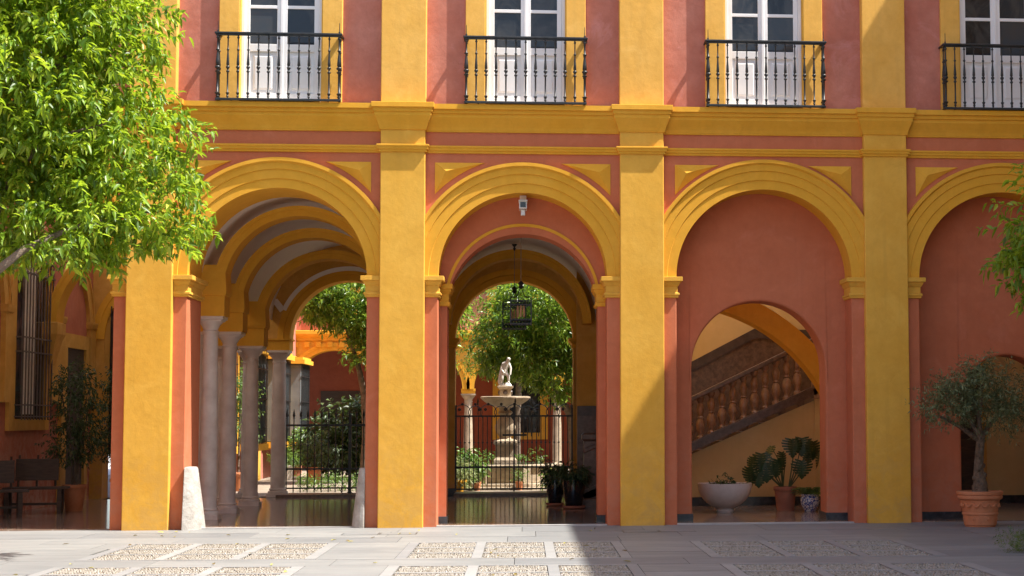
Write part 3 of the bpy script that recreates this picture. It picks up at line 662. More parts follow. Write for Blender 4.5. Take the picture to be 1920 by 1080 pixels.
for z in (1.66, 1.86, 2.78, 3.03, 4.15, 4.40):
    part('grille_rail', MB().box(WX+0.145, WX+0.195, 4.86, 6.70, z-0.012, z+0.012).box(WX, WX+0.19, 4.84, 4.87, z-0.011, z+0.011).box(WX, WX+0.19, 6.69, 6.72, z-0.011, z+0.011), 'old_iron', win)
dr = part('doorway', MB().box(WX, WX+0.07, 7.32, 7.68, 0.015, 3.25).box(WX, WX+0.07, 9.02, 9.25, 0.015, 3.25).box(WX, WX+0.068, 7.68, 9.02, 2.98, 3.25), 'ochre_old', B)
part('dark_opening', MB().box(WX, WX+0.02, 7.68, 9.02, 0.015, 2.98), 'dark_wood', dr)
# dark grilled window at the end of the side aisle
bw = part('end_window', MB().box(-8.52, -8.40, RY+0.02, RY+0.1, 0.9, 3.9), 'ochre_old', B)
for k in range(5): part('grille_bar', MB().tube([(-8.36+k*0.16, RY-0.05, 0.9), (-8.36+k*0.16, RY-0.05, 3.9)], 0.014, 6), 'iron', bw)
part('shutter', MB().box(-8.40, -7.55, RY+0.05, RY+0.09, 0.9, 3.9), 'dark_wood', bw)
# stair hall walls
part('stair_hall_wall', MB().box(1.70, 9.7, 6.62, 6.9, 0, 5.5), 'cream', B)
part('passage_end_wall', MB().box(0.98, 1.70, 6.62, 6.9, 0, 5.5), 'ochre_old', B)
part('passage_light_block', MB().box(1.62, 1.76, TH, 4.7, 0, 5.5).box(1.62, 1.76, 4.7, 6.6, 1.75, 5.5), 'ochre_old', B)  # added to keep stair hall light out of the passage
part('stair_hall_wall', MB().box(5.62, 5.9, TH, 6.62, 0, 5.5), 'cream', B)
part('soffit_arch', MB().arc_sweep([(2.87, 2.75), (3.22, 2.75), (3.22, 3.3), (2.87, 3.3)], 2.5, 0.62, 40, math.radians(97), math.radians(8)), 'yellow_trim', B, smooth=True, ang=20)
part('stair_vault', MB().arc_sweep([(3.30, 3.31), (3.30, 3.9)], 2.5, 0.62, 30, math.radians(97), math.radians(20), closed=False), 'white_plaster', B, smooth=True)
part('lobby_wall', MB().box(5.9, 9.7, 5.0, 5.2, 0, 4.0), 'cream', B)
part('skirting_stone', MB().box(5.9, 9.7, 4.975, 5.0, 0.015, 0.16), 'black_marble', B)
d4 = part('dark_door', MB().box(7.25, 8.30, 4.93, 4.99, 0.015, 2.82), 'dark_wood', B)
part('door_frame', MB().box(8.30, 8.40, 4.92, 4.995, 0.015, 2.9), 'ochre_old', B)

# ================================================================== COURTYARD WING (throws the big shadow)
EX = 9.10; EZ = (EX-0.65)/0.608
Wg = thing('side_wing_building', 'tall ochre and red courtyard wing standing to the right of the arcade', 'building', (9.9, -20, 0))
def wpart(name, mb, mat): return part(name, mb, mat, Wg, (-9.9, 20, 0))
wpart('wall', MB().box(9.75, 16, -42, -0.45, -0.02, EZ-0.35).box(10.12, 16, -0.45, 7.5, -0.02, EZ-0.35), 'cream')  # rear stretch added to block sun on the stair hall; cream for bounce
wpart('eaves', MB().box(EX, 16.4, -42.3, 7.6, EZ-0.34, EZ), 'yellow_trim')
wpart('roof', MB().add([(EX+0.05, -42.2, EZ+0.002), (EX+0.05, 7.5, EZ+0.002), (16.3, 7.5, EZ+0.002), (16.3, -42.2, EZ+0.002), (12.8, -42.2, EZ+1.6), (12.8, 7.5, EZ+1.6)], [(0, 1, 5, 4), (2, 3, 4, 5), (0, 4, 3), (1, 2, 5)]), 'roof')
for k in range(9):
    y = -2.6-k*4.4
    wpart('pilaster', MB().box(9.62, 9.76, y-2.0-0.33, y-2.0+0.33, -0.02, EZ-0.35), 'yellow')
    wpart('window', MB().box(9.70, 9.76, y-0.9, y+0.9, 6.3, 9.4), 'yellow')
    wpart('pane', MB().box(9.69, 9.70, y-0.6, y+0.6, 6.32, 9.1), 'glass')
wpart('cornice', MB().box(9.55, 9.76, -42, -0.46, 5.9, 6.3), 'yellow_trim')

Wl = thing('side_wing_building', 'unseen ochre and red wing added left of the forecourt for warm bounce light', 'building', (-10.2, -20, 0))  # out of view, added to reflect warm sunlight onto the facade
def wl(name, mb, mat): return part(name, mb, mat, Wl, (10.2, 20, 0))
wl('wall', MB().box(-16, -10.05, -42, -0.45, -0.02, 5.6), 'red')
wl('eaves', MB().box(-16.3, -9.7, -42.2, -0.42, 5.6, 5.9), 'yellow_trim')
wl('roof', MB().add([(-9.75, -42.2, 5.902), (-9.75, -0.45, 5.902), (-16.3, -0.45, 5.902), (-16.3, -42.2, 5.902), (-13, -42.2, 7.4), (-13, -0.45, 7.4)], [(0, 1, 5, 4), (2, 3, 4, 5), (0, 4, 3), (1, 2, 5)]), 'roof')
for k in range(9):
    y = -2.6-k*4.4
    wl('pilaster', MB().box(-10.06, -9.92, y-2.33, y-1.67, -0.02, 5.6), 'yellow')
    wl('window', MB().box(-10.06, -10.0, y-0.8, y+0.8, 1.2, 4.4), 'yellow')
    wl('pane', MB().box(-10.0, -9.99, y-0.55, y+0.55, 1.4, 4.2), 'glass')

# ================================================================== STAIRCASE
S = thing('stone_staircase', 'reddish marble staircase with turned balusters rising to the right behind the arch', 'staircase', (1.3, 5.0, 0.015))
def sp(name, mb, mat, **k): return part(name, mb, mat, S, (-1.3, -5.0, -0.015), **k)
zs_ = lambda x: 0.99+0.449*(x-2.99)        # underside of the string
for k in range(12):
    x = 1.35+k*0.36
    sp('step', MB().box(x, x+0.39, 5.06, 6.6, max(0.015, 0.015+0.165*(k-1)), 0.015+0.165*(k+1)), 'stair_stone')
poly = [(0.98, zs_(0.98)+0.02), (5.30, zs_(5.30)), (5.30, zs_(5.30)+0.17), (0.98, zs_(0.98)+0.17+0.02)]
sp('string', MB().prism([(1.05, 0.12), (5.35, zs_(5.35)), (5.35, zs_(5.35)+0.155), (1.05, 0.30)], 4.86, 5.10).prism([(1.05, 0.255), (5.35, zs_(5.35)+0.12), (5.35, zs_(5.35)+0.165), (1.05, 0.31)], 4.83, 5.12), 'stair_stone')
rl = lambda x: 1.885+0.476*(x-2.99)
sp('handrail', MB().prism([(1.05, rl(1.05)), (5.32, rl(5.32)), (5.32, rl(5.32)+0.09), (1.05, rl(1.05)+0.09)], 4.84, 5.10), 'stair_stone', bev=0.015)
bp = [(.075, 0), (.075, .05), (.05, .07), (.045, .10), (.078, .19), (.085, .25), (.07, .31), (.042, .36), (.058, .38), (.042, .40), (.062, .46), (.072, .52), (.05, .59), (.038, .62), (.055, .65), (.07, .67), (.07, .72)]
sb_me = MB().lathe(bp, 14).data('baluster', 'baluster_stone'); smooth_by_angle(sb_me, 50)
k = 0; x = 1.38
while x < 5.12:
    zb_ = zs_(x)+0.16; h = rl(x)-zb_+0.03
    o = obj('baluster', sb_me, S, (x-1.3, 4.97-5.0, zb_-0.03-0.015)); o.scale = (1, 1, h/0.72); x += 0.197
sp('newel_post', MB().box(5.20, 5.36, 4.86, 5.09, 1.93, rl(5.32)+0.02), 'baluster_stone', bev=0.012)
sp('newel_post', MB().rect_lathe(1.05, 1.27, 4.86, 5.08, [(0.03, 0.015), (0.03, 0.15), (0, 0.17), (0, 1.18), (0.04, 1.22), (0.04, 1.30), (0, 1.33)]), 'stair_stone')
sp('understair_wall', MB().prism([(1.30, 0.015), (5.62, 0.015), (5.62, 2.06), (1.30, 0.22)], 5.02, 5.05), 'cream')
sp('wall_pier', MB().box(5.24, 5.62, 4.97, 5.02, 0.015, 2.1), 'cream')
sp('skirting_stone', MB().box(1.30, 5.62, 4.945, 4.968, 0.015, 0.17), 'black_marble')
sp('landing', MB().box(5.62, 5.625, 5.1, 6.6, 1.9, 2.0), 'stair_stone')
dd = lambda x: 2.63+0.52*(x-3.13)
dp = [(0.985, 0.015), (5.61, 0.3), (5.61, 3.25), (4.36, dd(4.36)), (1.55, dd(1.55)), (0.985, dd(1.55))]
sp('wall_dado', MB().prism(dp, 6.57, 6.615), 'stair_stone')
sp('dado_cap', MB().prism([(0.985, dd(1.55)-0.17), (1.55, dd(1.55)-0.17), (4.36, dd(4.36)-0.17), (5.61, 3.08), (5.61, 3.26), (4.36, dd(4.36)+0.015), (1.55, dd(1.55)+0.015), (0.985, dd(1.55)+0.015)], 6.53, 6.568), 'dark_stone')

# ================================================================== IRON GATES
def bar_mesh(h, spear, r=0.0095):
    p = [(r, 0), (r, h*0.30), (r*2.1, h*0.305), (r*2.1, h*0.32), (r, h*0.325), (r, h*0.63), (r*2.1, h*0.635), (r*2.1, h*0.65), (r, h*0.655), (r, h)]
    if spear: p += [(r*2, h+0.01), (r*1.2, h+0.03), (r*2.6, h+0.07), (r*0.3, h+0.20)]
    me = MB().lathe(p, 6).data('bar', 'iron'); return me
G2 = thing('iron_gate', 'low wrought iron gate with scroll crest in front of the fountain', 'gate', (-0.22, 9.85, 0.07))
for z, h in ((0.055, 0.03), (0.50, 0.035), (1.555, 0.035)): part('rail', MB().box(-1.21, 1.21, -0.014, 0.014, z, z+h), 'iron', G2)
b2 = bar_mesh(1.52, False)
for k in range(27): obj('bar', b2, G2, (-1.20+k*2.40/26, 0, 0.05))
for x in (-1.2, 0, 1.2): part('stile', MB().box(x-0.017, x+0.017, -0.018, 0.018, 0.02, 1.80), 'iron', G2)
for k in range(9):
    x = -1.07+k*2.14/8; r = 0.14 if k % 2 else 0.17
    pts = [(x+r*math.cos(a), 0, 1.59+r*0.95*math.sin(a)+0.06) for a in [PI*1.25-i*PI*1.5/14 for i in range(15)]]
    part('scroll', MB().tube(pts, 0.009, 5), 'iron', G2)
    part('rosette', MB().lathe([(.004, -.012), (.03, -.008), (.034, 0), (.03, .008), (.004, .012)], 8, cap=False), 'iron', G2, (x+(0.08 if k % 2 else -0.06), 0, 1.71)).rotation_euler = (PI/2, 0, 0)
    part('rosette', MB().lathe([(.004, -.012), (.028, -.008), (.03, 0), (.028, .008), (.004, .012)], 8, cap=False), 'iron', G2, (x, 0, 1.82)).rotation_euler = (PI/2, 0, 0)
for x in (-0.75, 0.02, 0.75): part('spear', MB().lathe([(.009, 0), (.009, .2), (.022, .22), (.012, .25), (.024, .28), (.002, .36)], 6), 'iron', G2, (x, 0, 1.60))
part('lock_plate', MB().box(-0.24, 0.26, -0.02, 0.02, 1.16, 1.20), 'iron', G2)
G1 = thing('iron_gate', 'tall black iron gate with spear tops at the end of the left columned passage', 'gate', (-3.70, 9.85, 0.07))
for z, h in ((0.10, 0.03), (0.49, 0.035), (1.38, 0.04)): part('rail', MB().box(-1.30, 1.30, -0.016, 0.016, z, z+h), 'iron', G1)
b1 = bar_mesh(1.50, True, 0.0115)
for k in range(18): obj('bar', b1, G1, (-1.16+k*2.40/17, 0, 0.03))
for x in (-1.30, 0.12, 1.30): part('stile', MB().box(x-0.03, x+0.03, -0.03, 0.03, 0, 1.62), 'iron', G1)
for x in (0.02, 0.22): part('scroll', MB().tube([(x+0.08*math.cos(a), 0, 0.06+0.06*math.sin(a)) for a in [i*2*PI/12 for i in range(13)]], 0.009, 5), 'iron', G1)

# ================================================================== LANTERNS, CAMERA, GUARD STONES
def lantern(loc, label, ztop, hw, hh):
    T = thing('hanging_lantern', label, 'lantern', loc, group='iron lanterns hanging in the passage')
    fr = MB(); t = 0.010
    for sx in (-1, 1):
        for sy in (-1, 1): fr.box(sx*hw-t, sx*hw+t, sy*hw-t, sy*hw+t, 0, hh)
    for z in (0, hh*0.18, hh*0.82, hh):
        for s in (-1, 1):
            fr.box(-hw, hw, s*hw-t*0.8, s*hw+t*0.8, z-t*0.8, z+t*0.8); fr.box(s*hw-t*0.8, s*hw+t*0.8, -hw, hw, z-t*0.8, z+t*0.8)
    part('frame', fr, 'iron', T)
    lat = MB()
    for z0, z1 in ((0.0, hh*0.18), (hh*0.82, hh)):
        n = 7
        for s in (-1, 1):
            for k in range(n):
                x0 = -hw+2*hw*k/n; x1 = x0+2*hw/n
                lat.tube([(x0, s*hw, z0), (x1, s*hw, z1)], 0.005, 4); lat.tube([(x0, s*hw, z1), (x1, s*hw, z0)], 0.005, 4)
                lat.tube([(s*hw, x0, z0), (s*hw, x1, z1)], 0.005, 4); lat.tube([(s*hw, x0, z1), (s*hw, x1, z0)], 0.005, 4)
    l = part('lattice', lat, 'iron', T); l['kind'] = 'stuff'
    cr = MB()
    for s in (-1, 1):
        for q in (-1, 1):
            cr.tube([(s*hw, q*hw, hh), (s*hw*.95, q*hw*.95, hh+0.06), (s*hw*.4, q*hw*.4, hh+0.07), (s*hw*.15, q*hw*.15, hh+0.17), (0, 0, hh+0.24)], 0.007, 5)
    part('crown', cr.lathe([(.02, hh+.20), (.05, hh+.23), (.03, hh+.26), (.055, hh+.29), (.012, hh+.33)], 10), 'iron', T)
    for x in (-0.05, 0.0, 0.05): part('lamp_tube', MB().lathe([(.016, 0), (.018, .02), (.018, hh*.45), (.010, hh*.5)], 8), 'candle', T, (x, 0.02 if x else -0.03, hh*0.3))
    part('cord', MB().tube([(0, 0, hh+0.32), (0, 0, ztop-loc[2]-0.03)], 0.008, 6), 'cord', T)
    part('ceiling_hook', MB().lathe([(.006, -.12), (.03, -.07), (.012, -.05), (.045, -.01), (.05, 0.01)], 10), 'iron', T, (0, 0, ztop-loc[2]))
lantern((-0.07, 2.6, 3.15), 'nearer black iron lattice lantern hanging in the middle archway', 4.80, 0.17, 0.38)
lantern((-0.20, 6.0, 3.25), 'farther dark iron lantern half hidden behind the front one', 4.82, 0.21, 0.46)
SC_ = thing('security_camera', 'white box security camera fixed under the crown of the middle arch', 'camera', (-0.035, 0.25, 4.97))
part('bracket', MB().box(-0.05, 0.05, 0.02, 0.10, -0.10, 0.005), 'plastic', SC_)
part('housing', MB().box(-0.058, 0.058, -0.16, 0.16, -0.215, -0.10), 'plastic', SC_, bev=0.006)
part('sun_shield', MB().box(-0.068, 0.068, -0.20, 0.17, -0.10, -0.088), 'plastic', SC_, bev=0.004)
part('lens', MB().box(-0.042, 0.042, -0.166, -0.158, -0.198, -0.118), 'lens', SC_)
part('infrared_unit', MB().box(-0.033, 0.033, -0.10, 0.0, -0.31, -0.222), 'plastic', SC_, bev=0.008)
part('arm', MB().tube([(0, -0.05, -0.23), (0, -0.05, -0.20)], 0.012, 8), 'plastic', SC_)
def guard(x, s, wt, wb, h, label):
    m = MB(); n = 12; prof = [(wb, 0), (wb*.97, .06), (wb*0.5+wt*.5, h*.5), (wt, h-.03), (wt*.9, h)]
    vs = []; fs = []
    for r, z in prof:
        for i in range(n+1):
            a = -PI/2+PI*i/n; vs.append((s*r*math.cos(a), r*1.15*math.sin(a), z))
    for k in range(len(prof)-1):
        for i in range(n): fs.append((k*(n+1)+i, k*(n+1)+i+1, (k+1)*(n+1)+i+1, (k+1)*(n+1)+i))
        fs.append((k*(n+1), (k+1)*(n+1), (k+1)*(n+1)+n, k*(n+1)+n))
    fs.append(tuple((len(prof)-1)*(n+1)+i for i in range(n+1)))
    m.add(vs, fs); o = part('guard_stone', m, 'guard', None, (x, 0.12, 0.0), smooth=True); bevel(o, 0.01)
    return tag(o, label, 'guard stone', 'guard stones at the left arch')
guard(-4.945, 1, 0.165, 0.285, 0.905, 'sunlit tapered white guard stone against the left jamb of the first arch')
guard(-2.345, -1, 0.10, 0.20, 0.875, 'shaded tapered stone guard against the right jamb of the first arch')

# ================================================================== POTS AND PLANTS IN THE GALLERY
def pot_mb(rt_, rb_, h, rim=0.05, seg=28):
    return MB().lathe([(rb_*0.98, 0), (rb_, 0.01), (rb_+(rt_-rb_)*.82, h-rim*1.5), (rt_*1.0, h-rim*1.45), (rt_*1.05, h-rim*1.2), (rt_*1.06, h-0.01), (rt_*1.03, h), (rt_*0.93, h), (rt_*0.90, h-0.05)], seg)
def soil(parent, r, z): part('soil', MB().lathe([(r, z-0.02), (r, z), (r*0.5, z+0.015), (0.01, z+0.02)], 16), 'soil', parent)
def ficus(loc, label, seed):
    global rng
    T = thing('potted_ficus', label, 'potted plant', loc, group='tall bushes in terracotta pots in the left gallery')
    part('pot', pot_mb(0.20, 0.14, 0.46), 'terracotta', T, smooth=True); soil(T, 0.18, 0.43)
    m = MB()
    for a in range(5):
        an = a*1.26; m.tube([(0.04*math.cos(an), 0.04*math.sin(an), .42), (0.07*math.cos(an), 0.07*math.sin(an), .9), (0.18*math.cos(an+.5), .18*math.sin(an+.5), 1.6), (0.25*math.cos(an+.8), .25*math.sin(an+.8), 2.1)], [.018, .016, .012, .006], 6)
    part('trunk', m, 'bark', T, smooth=True)
    C, O = lobe_points([(-0.02, 0, 2.25, .36, .36, .36), (0.05, 0, 1.7, .40, .38, .38), (-0.08, 0, 1.15, .42, .4, .33), (0.2, 0, 1.35, .25, .3, .25)], 420, 0.25)
    obj('crown', sprays(C, O, 8, 0.16, 0.075, 0.036, 'crown', 'dark_leaf', 1, 0.3, 0.4), T)
ficus((-7.82, 5.05, 0.015), 'nearer tall dark bush in a terracotta pot beside the wooden bench', 1)
ficus((-7.72, 8.0, 0.015), 'farther dark bush in a terracotta pot, partly behind the first pillar', 2)
def bench(loc, rz, label):
    T = thing('wooden_bench', label, 'bench', loc, rz, 'dark wooden benches in the left gallery')
    part('seat', MB().box(-0.55, 0.55, -0.22, 0.22, 0.41, 0.45), 'dark_wood', T, bev=0.006)
    part('backrest', MB().add([(-0.35, 0.24, 0.55), (0.35, 0.24, 0.55), (0.35, 0.30, 0.92), (-0.35, 0.30, 0.92), (-0.35, 0.27, 0.55), (0.35, 0.27, 0.55), (0.35, 0.33, 0.92), (-0.35, 0.33, 0.92)], [(0, 1, 2, 3), (7, 6, 5, 4), (0, 4, 5, 1), (1, 5, 6, 2), (2, 6, 7, 3), (3, 7, 4, 0)]), 'dark_wood', T, bev=0.006)
    for x in (-0.3, 0.0, 0.3): part('back_post', MB().tube([(x, 0.23, 0.40), (x, 0.30, 0.70), (x, 0.36, 0.98)], 0.02, 6), 'dark_wood', T)
    for x in (-0.42, 0.42):
        for y in (-0.17, 0.17): part('leg', MB().rect_lathe(x-0.03, x+0.03, y-0.03, y+0.03, [(0, 0), (0.008, .2), (0, .41)]), 'dark_wood', T)
    part('stretcher', MB().box(-0.42, 0.42, -0.018, 0.018, 0.14, 0.18), 'dark_wood', T)
bench((-8.30, 4.35, 0.015), math.radians(8), 'dark wooden bench with plank back in front of the potted bush')
bench((-8.98+0.35, 3.15, 0.015), math.radians(20), 'dark wooden bench cut off by the left edge of the picture')
def tuft(parent, n, L, W, z, spread, mat, name='foliage', up=0.9, droop=0.5, r0=0.06, detail=1):
    a = rng.uniform(0, 2*PI, n); el = rng.uniform(0.2, 1.0, n)
    Dr = np.stack([np.cos(a)*spread*(1.2-el), np.sin(a)*spread*(1.2-el), up*el+0.15], 1)
    P = np.stack([np.cos(a)*r0*rng.random(n), np.sin(a)*r0*rng.random(n), np.full(n, z)], 1)
    o = obj(name, leaf_mesh(name, mat, P, Dr, np.tile([0, 0, 1.0], (n, 1))+rng.normal(size=(n, 3))*.2, L*rng.uniform(.6, 1.1, n), np.full(n, W), 2, droop), parent); return o
def black_pot(loc, r, h, label):
    T = thing('glazed_pot_plant', label, 'potted plant', loc, group='black glazed pots in the passage')
    part('saucer', MB().lathe([(r*.85, 0), (r*1.0, .015), (r*1.02, .05), (r*.96, .05), (r*.9, .03)], 24), 'old_terracotta', T, smooth=True)
    part('pot', MB().lathe([(r*.66, .035), (r*.72, .05), (r*.93, h*.55), (r*1.0, h*.85), (r*.97, h*.94), (r*1.03, h*.96), (r*1.03, h), (r*.92, h), (r*.9, h-.06)], 28), 'black_glaze', T, smooth=True)
    soil(T, r*.9, h-.03)
    C, O = lobe_points([(0, 0, h+.12, r*1.1, r*1.1, .16)], 90, 0.2)
    obj('foliage', sprays(C, O, 7, .12, .10, .03, 'foliage', 'dark_leaf', 1, .6, .3), T); tuft(T, 70, .38, .03, h-.02, 1.1, 'dark_leaf', 'fronds', .7, .8, r*.6)
black_pot((0.86, 4.5, 0.015), 0.20, 0.50, 'larger black glazed pot with trailing plant beside the stair foot')
black_pot((0.55, 5.5, 0.015), 0.165, 0.47, 'smaller black glazed pot standing behind the larger one by the gate')
T = thing('bowl_planter', 'wide pale stone bowl planter with low plants under the stairs', 'planter', (3.34, 2.9, 0.015))
bw_ = [(.14, 0), (.15, .03), (.13, .05)]+[(0.455*math.sin(a), 0.05+0.42*(1-math.cos(a))) for a in [0.32+i*(PI/2-0.32)/12 for i in range(13)]]+[(.455, .485), (.43, .485), (.41, .45)]
part('bowl', MB().lathe(bw_, 36), 'bowl', T, smooth=True); soil(T, 0.42, 0.46)
tuft(T, 26, .24, .02, .45, 1.0, 'dark_leaf', 'grass_blades', .8, .5, .38)
C, O = lobe_points([(0.05, 0, .54, .10, .10, .10), (-.15, 0, .5, .09, .09, .06)], 26, .2)
obj('succulents', sprays(C, O, 6, .06, .06, .035, 'succulents', 'dark_leaf', 2), T)
tuft(T, 30, .13, .02, .45, 1.2, 'mid_leaf', 'low_leaves', .5, .3, .4)
# monstera
T = thing('potted_monstera', 'monstera with large split leaves in a terracotta pot under the stairs', 'potted plant', (4.44, 3.4, 0.015))
part('pot', pot_mb(0.19, 0.15, 0.40), 'old_terracotta', T, smooth=True); soil(T, .17, .37)
def monstera_leaf(sz):
    m = MB(); n = 7; half = [0.42, 0.60, 0.66, 0.64, 0.56, 0.42, 0.26]
    def rib(t): return Vector((0, t, -0.18*t*t))
    for s in (-1, 1):
        for k in range(n):
            t0 = k/n*0.92; t1 = (k+0.84)/n*0.92; tm = t0+0.04
            a = half[k]; back = -0.28+0.42*k/n
            p0, p1 = rib(t0), rib((k+1)/n*0.92)
            ti = 0.48*a
            e0 = Vector((s*a, t0+back*a, -0.18*t0*t0-0.10*a)); e1 = Vector((s*a*0.97, t1+back*a, -0.18*t1*t1-0.10*a))
            i0 = Vector((s*ti, t0+back*ti+.0, p0.z+0.02)); i1 = Vector((s*ti, (k+1)/n*0.92+back*ti, p1.z+0.02))
            mid0 = i0.lerp(e0, .1); mid1 = i1.lerp(e1, .12)
            vs = [p0, p1, i1, i0, e1, e0]
            m.add([v*sz for v in vs], [(0, 1, 2, 3), (3, 2, 4, 5)])
    m.add([rib(.9)*sz, Vector((-.17, .95, -.17))*sz, Vector((0, 1.12, -.26))*sz, Vector((.17, .95, -.17))*sz], [(0, 1, 2, 3)])
    me = m.data('leaf', 'monstera'); return me
lm = [monstera_leaf(.29), monstera_leaf(.24)]
for (x, y, z, yaw, tilt, k) in [(4.55, 3.3, 1.22, 190, 48, 0), (4.74, 3.42, 1.24, 160, 40, 0), (4.92, 3.3, 1.18, 215, 55, 0), (5.02, 3.4, 1.02, 250, 60, 0), (4.70, 3.2, .86, 175, 62, 0), (4.20, 3.35, 1.10, 110, 30, 1), (4.02, 3.3, .98, 150, 45, 0), (3.86, 3.3, .92, 120, 50, 1), (4.10, 3.25, .80, 170, 60, 0), (4.28, 3.25, .88, 200, 60, 0), (3.95, 3.2, .66, 165, 70, 1), (4.36, 3.22, 1.0, 230, 50, 1), (3.80, 3.25, .74, 130, 66, 0), (4.84, 3.35, 1.08, 185, 66, 1)]:
    o = obj('leaf', lm[k], T, (x-4.44, y-3.4, z-0.015)); o.rotation_euler = (math.radians(-min(tilt+26, 88)), 0, math.radians(yaw))
    cx = 4.40 if x < 4.5 else 4.50
    part('stem', MB().tube([(cx-4.44, 0, .36), ((cx+x)/2-4.44+.05, -.03, .36+(z-.36)*.6), (x-4.44, y-3.4, z-.02)], [.013, .010, .007], 6), 'stem', T, smooth=True)
T = thing('potted_fern', 'green fern in a round blue and white ceramic pot', 'potted plant', (4.80, 3.0, 0.015))
part('pot', MB().lathe([(.09, 0), (.10, .015), (.145, .09), (.165, .17), (.155, .235), (.14, .25), (.155, .265), (.155, .285), (.13, .285), (.12, .25)], 28), 'ceramic', T, smooth=True); soil(T, .125, .26)
nf = 60; P_, D_, U_ = [], [], []
for f in range(nf):
    a = rng.uniform(0, 2*PI); L_ = rng.uniform(.25, .42); e = rng.uniform(.5, 1.25)
    for q in range(14):
        t = (q+1)/14
        p = np.array([math.cos(a)*L_*t*math.cos(e)*1.3, math.sin(a)*L_*t*math.cos(e)*1.3, .26+L_*t*math.sin(e)-0.55*L_*t*t*1.0])
        for s in (-1, 1): P_.append(p); D_.append([math.cos(a+s*1.3), math.sin(a+s*1.3), -.15]); U_.append([0, 0, 1])
P_ = np.array(P_); obj('fronds', leaf_mesh('fronds', 'mid_leaf', P_, np.array(D_, float), np.array(U_, float)+rng.normal(size=(len(P_), 3))*.2, np.full(len(P_), .05), np.full(len(P_), .016), 1), T)

# ================================================================== OLIVE TREE IN A POT
T = thing('potted_olive_tree', 'small olive tree with grey green crown in a carved terracotta pot', 'potted tree', (6.61, -1.05, 0.0))
pot = part('pot', MB().lathe([(.215, 0), (.22, .02), (.235, .03), (.25, .17), (.262, .18), (.262, .20), (.253, .21), (.285, .385), (.30, .39), (.325, .41), (.33, .44), (.318, .455), (.335, .47), (.34, .505), (.325, .515), (.29, .515), (.28, .46)], 40), 'terracotta', T, smooth=True)
for k in range(14):
    a = 2*PI*k/14
    part('garland', MB().tube([(.275*math.cos(a+t*.42), .275*math.sin(a+t*.42), .345-.05*math.sin(PI*t)) for t in [i/6 for i in range(7)]], [.010, .015, .020, .022, .020, .015, .010], 7), 'terracotta', pot, smooth=True)
    if k % 2: part('rosette', MB().lathe([(.004, .014), (.018, .010), (.024, 0)], 10, cap=False), 'terracotta', pot, (.241*math.cos(a), .241*math.sin(a), .115)).rotation_euler = (0, PI/2, a)
soil(T, .30, .49)
m = MB(); pts = [(.0, 0, .47), (.01, 0, .62), (-.01, .01, .85), (.01, 0, 1.1), (.03, 0, 1.32)]
m.tube(pts, [.125, .105, .072, .066, .062], 12)
for k in range(9):
    a = k*2.4; z = .52+.045*k; m.lathe([(.005, -.05), (.04, -.02), (.045, .02), (.005, .05)], 7, (.085*math.cos(a)*(1-.04*k), .085*math.sin(a)*(1-.04*k), z))
limbs = [[(.03, 0, 1.28), (-.12, -.05, 1.5), (-.22, -.08, 1.75), (-.35, -.1, 2.05)], [(.03, 0, 1.28), (.2, .05, 1.5), (.42, .05, 1.7), (.6, .02, 1.9)], [(.03, 0, 1.3), (.03, .1, 1.6), (.1, .15, 2.0), (.12, .15, 2.3)], [(.0, 0, 1.25), (-.3, -.05, 1.45), (-.6, -.1, 1.6)], [(.03, 0, 1.3), (-.05, -.2, 1.6), (.0, -.3, 1.9)]]
for l in limbs: m.tube(l, [.042, .03, .02, .01][:len(l)], 7)
part('trunk', m, 'olive_bark', T, smooth=True, ang=70)
lob = [(-.08, 0, 1.92, .42, .42, .26), (-.52, -.05, 1.76, .26, .3, .20), (.48, .0, 1.80, .26, .3, .26), (.08, -.1, 2.14, .28, .3, .16), (.25, -.1, 1.50, .24, .26, .13), (-.48, -.1, 1.52, .30, .3, .08), (.62, 0, 1.55, .16, .2, .16), (.05, -.2, 1.68, .4, .3, .14)]
C, O = lobe_points(lob, 600, .1)
O = unit(O+np.array([0, 0, .5])); obj('crown', sprays(C, O, 15, .29, .078, .021, 'crown', 'olive_leaf', 1, .05, -.15, .75), T)

# ================================================================== ORANGE TREES
def tree(name, label, loc, trunk, limbs, lobes, nclus, per, tw, L, W, mat, shell=.45, detail=2, droop=.3, sag=.45, group=None, bark='bark', extra=None):
    T = thing(name, label, 'tree', loc, group=group)
    m = MB(); m.tube(trunk[0], trunk[1], 10)
    part('trunk', m, bark, T, smooth=True, ang=70)
    for l, r in limbs: part('limb', MB().tube(l, r, 8), bark, T, smooth=True, ang=70)
    C, O = lobe_points(lobes, nclus, shell)
    if extra is not None:
        C = np.vstack([C, extra[0]]); O = np.vstack([O, unit(np.array(extra[1], float))])
    obj('crown', sprays(C, O, per, tw, L, W, 'crown', mat, detail, droop, sag), T)
    return T
bx, by = -7.5, -5.2
lob = [(-6.9, -5.0, 5.5, 2.15, 2.0, 2.1), (-5.5, -5.0, 5.9, 1.15, 1.3, 1.35), (-5.15, -5.1, 4.9, 1.15, 1.1, .85), (-4.75, -5.2, 4.15, 1.0, .8, .55), (-5.75, -5.0, 3.95, .7, .8, .42), (-4.25, -5.3, 3.95, .55, .5, .36), (-5.2, -5.5, 3.75, .7, .7, .36), (-6.4, -5.4, 7.0, 1.5, 1.4, 1.1), (-5.1, -5.2, 6.6, .65, .8, .8)]
lob = [(a-bx, b-by, c, d, e, f) for a, b, c, d, e, f in lob]
tr = ([(0, 0, -.02), (.03, 0, .8), (.0, .05, 1.8), (.1, .05, 2.7)], [.19, .15, .135, .12])
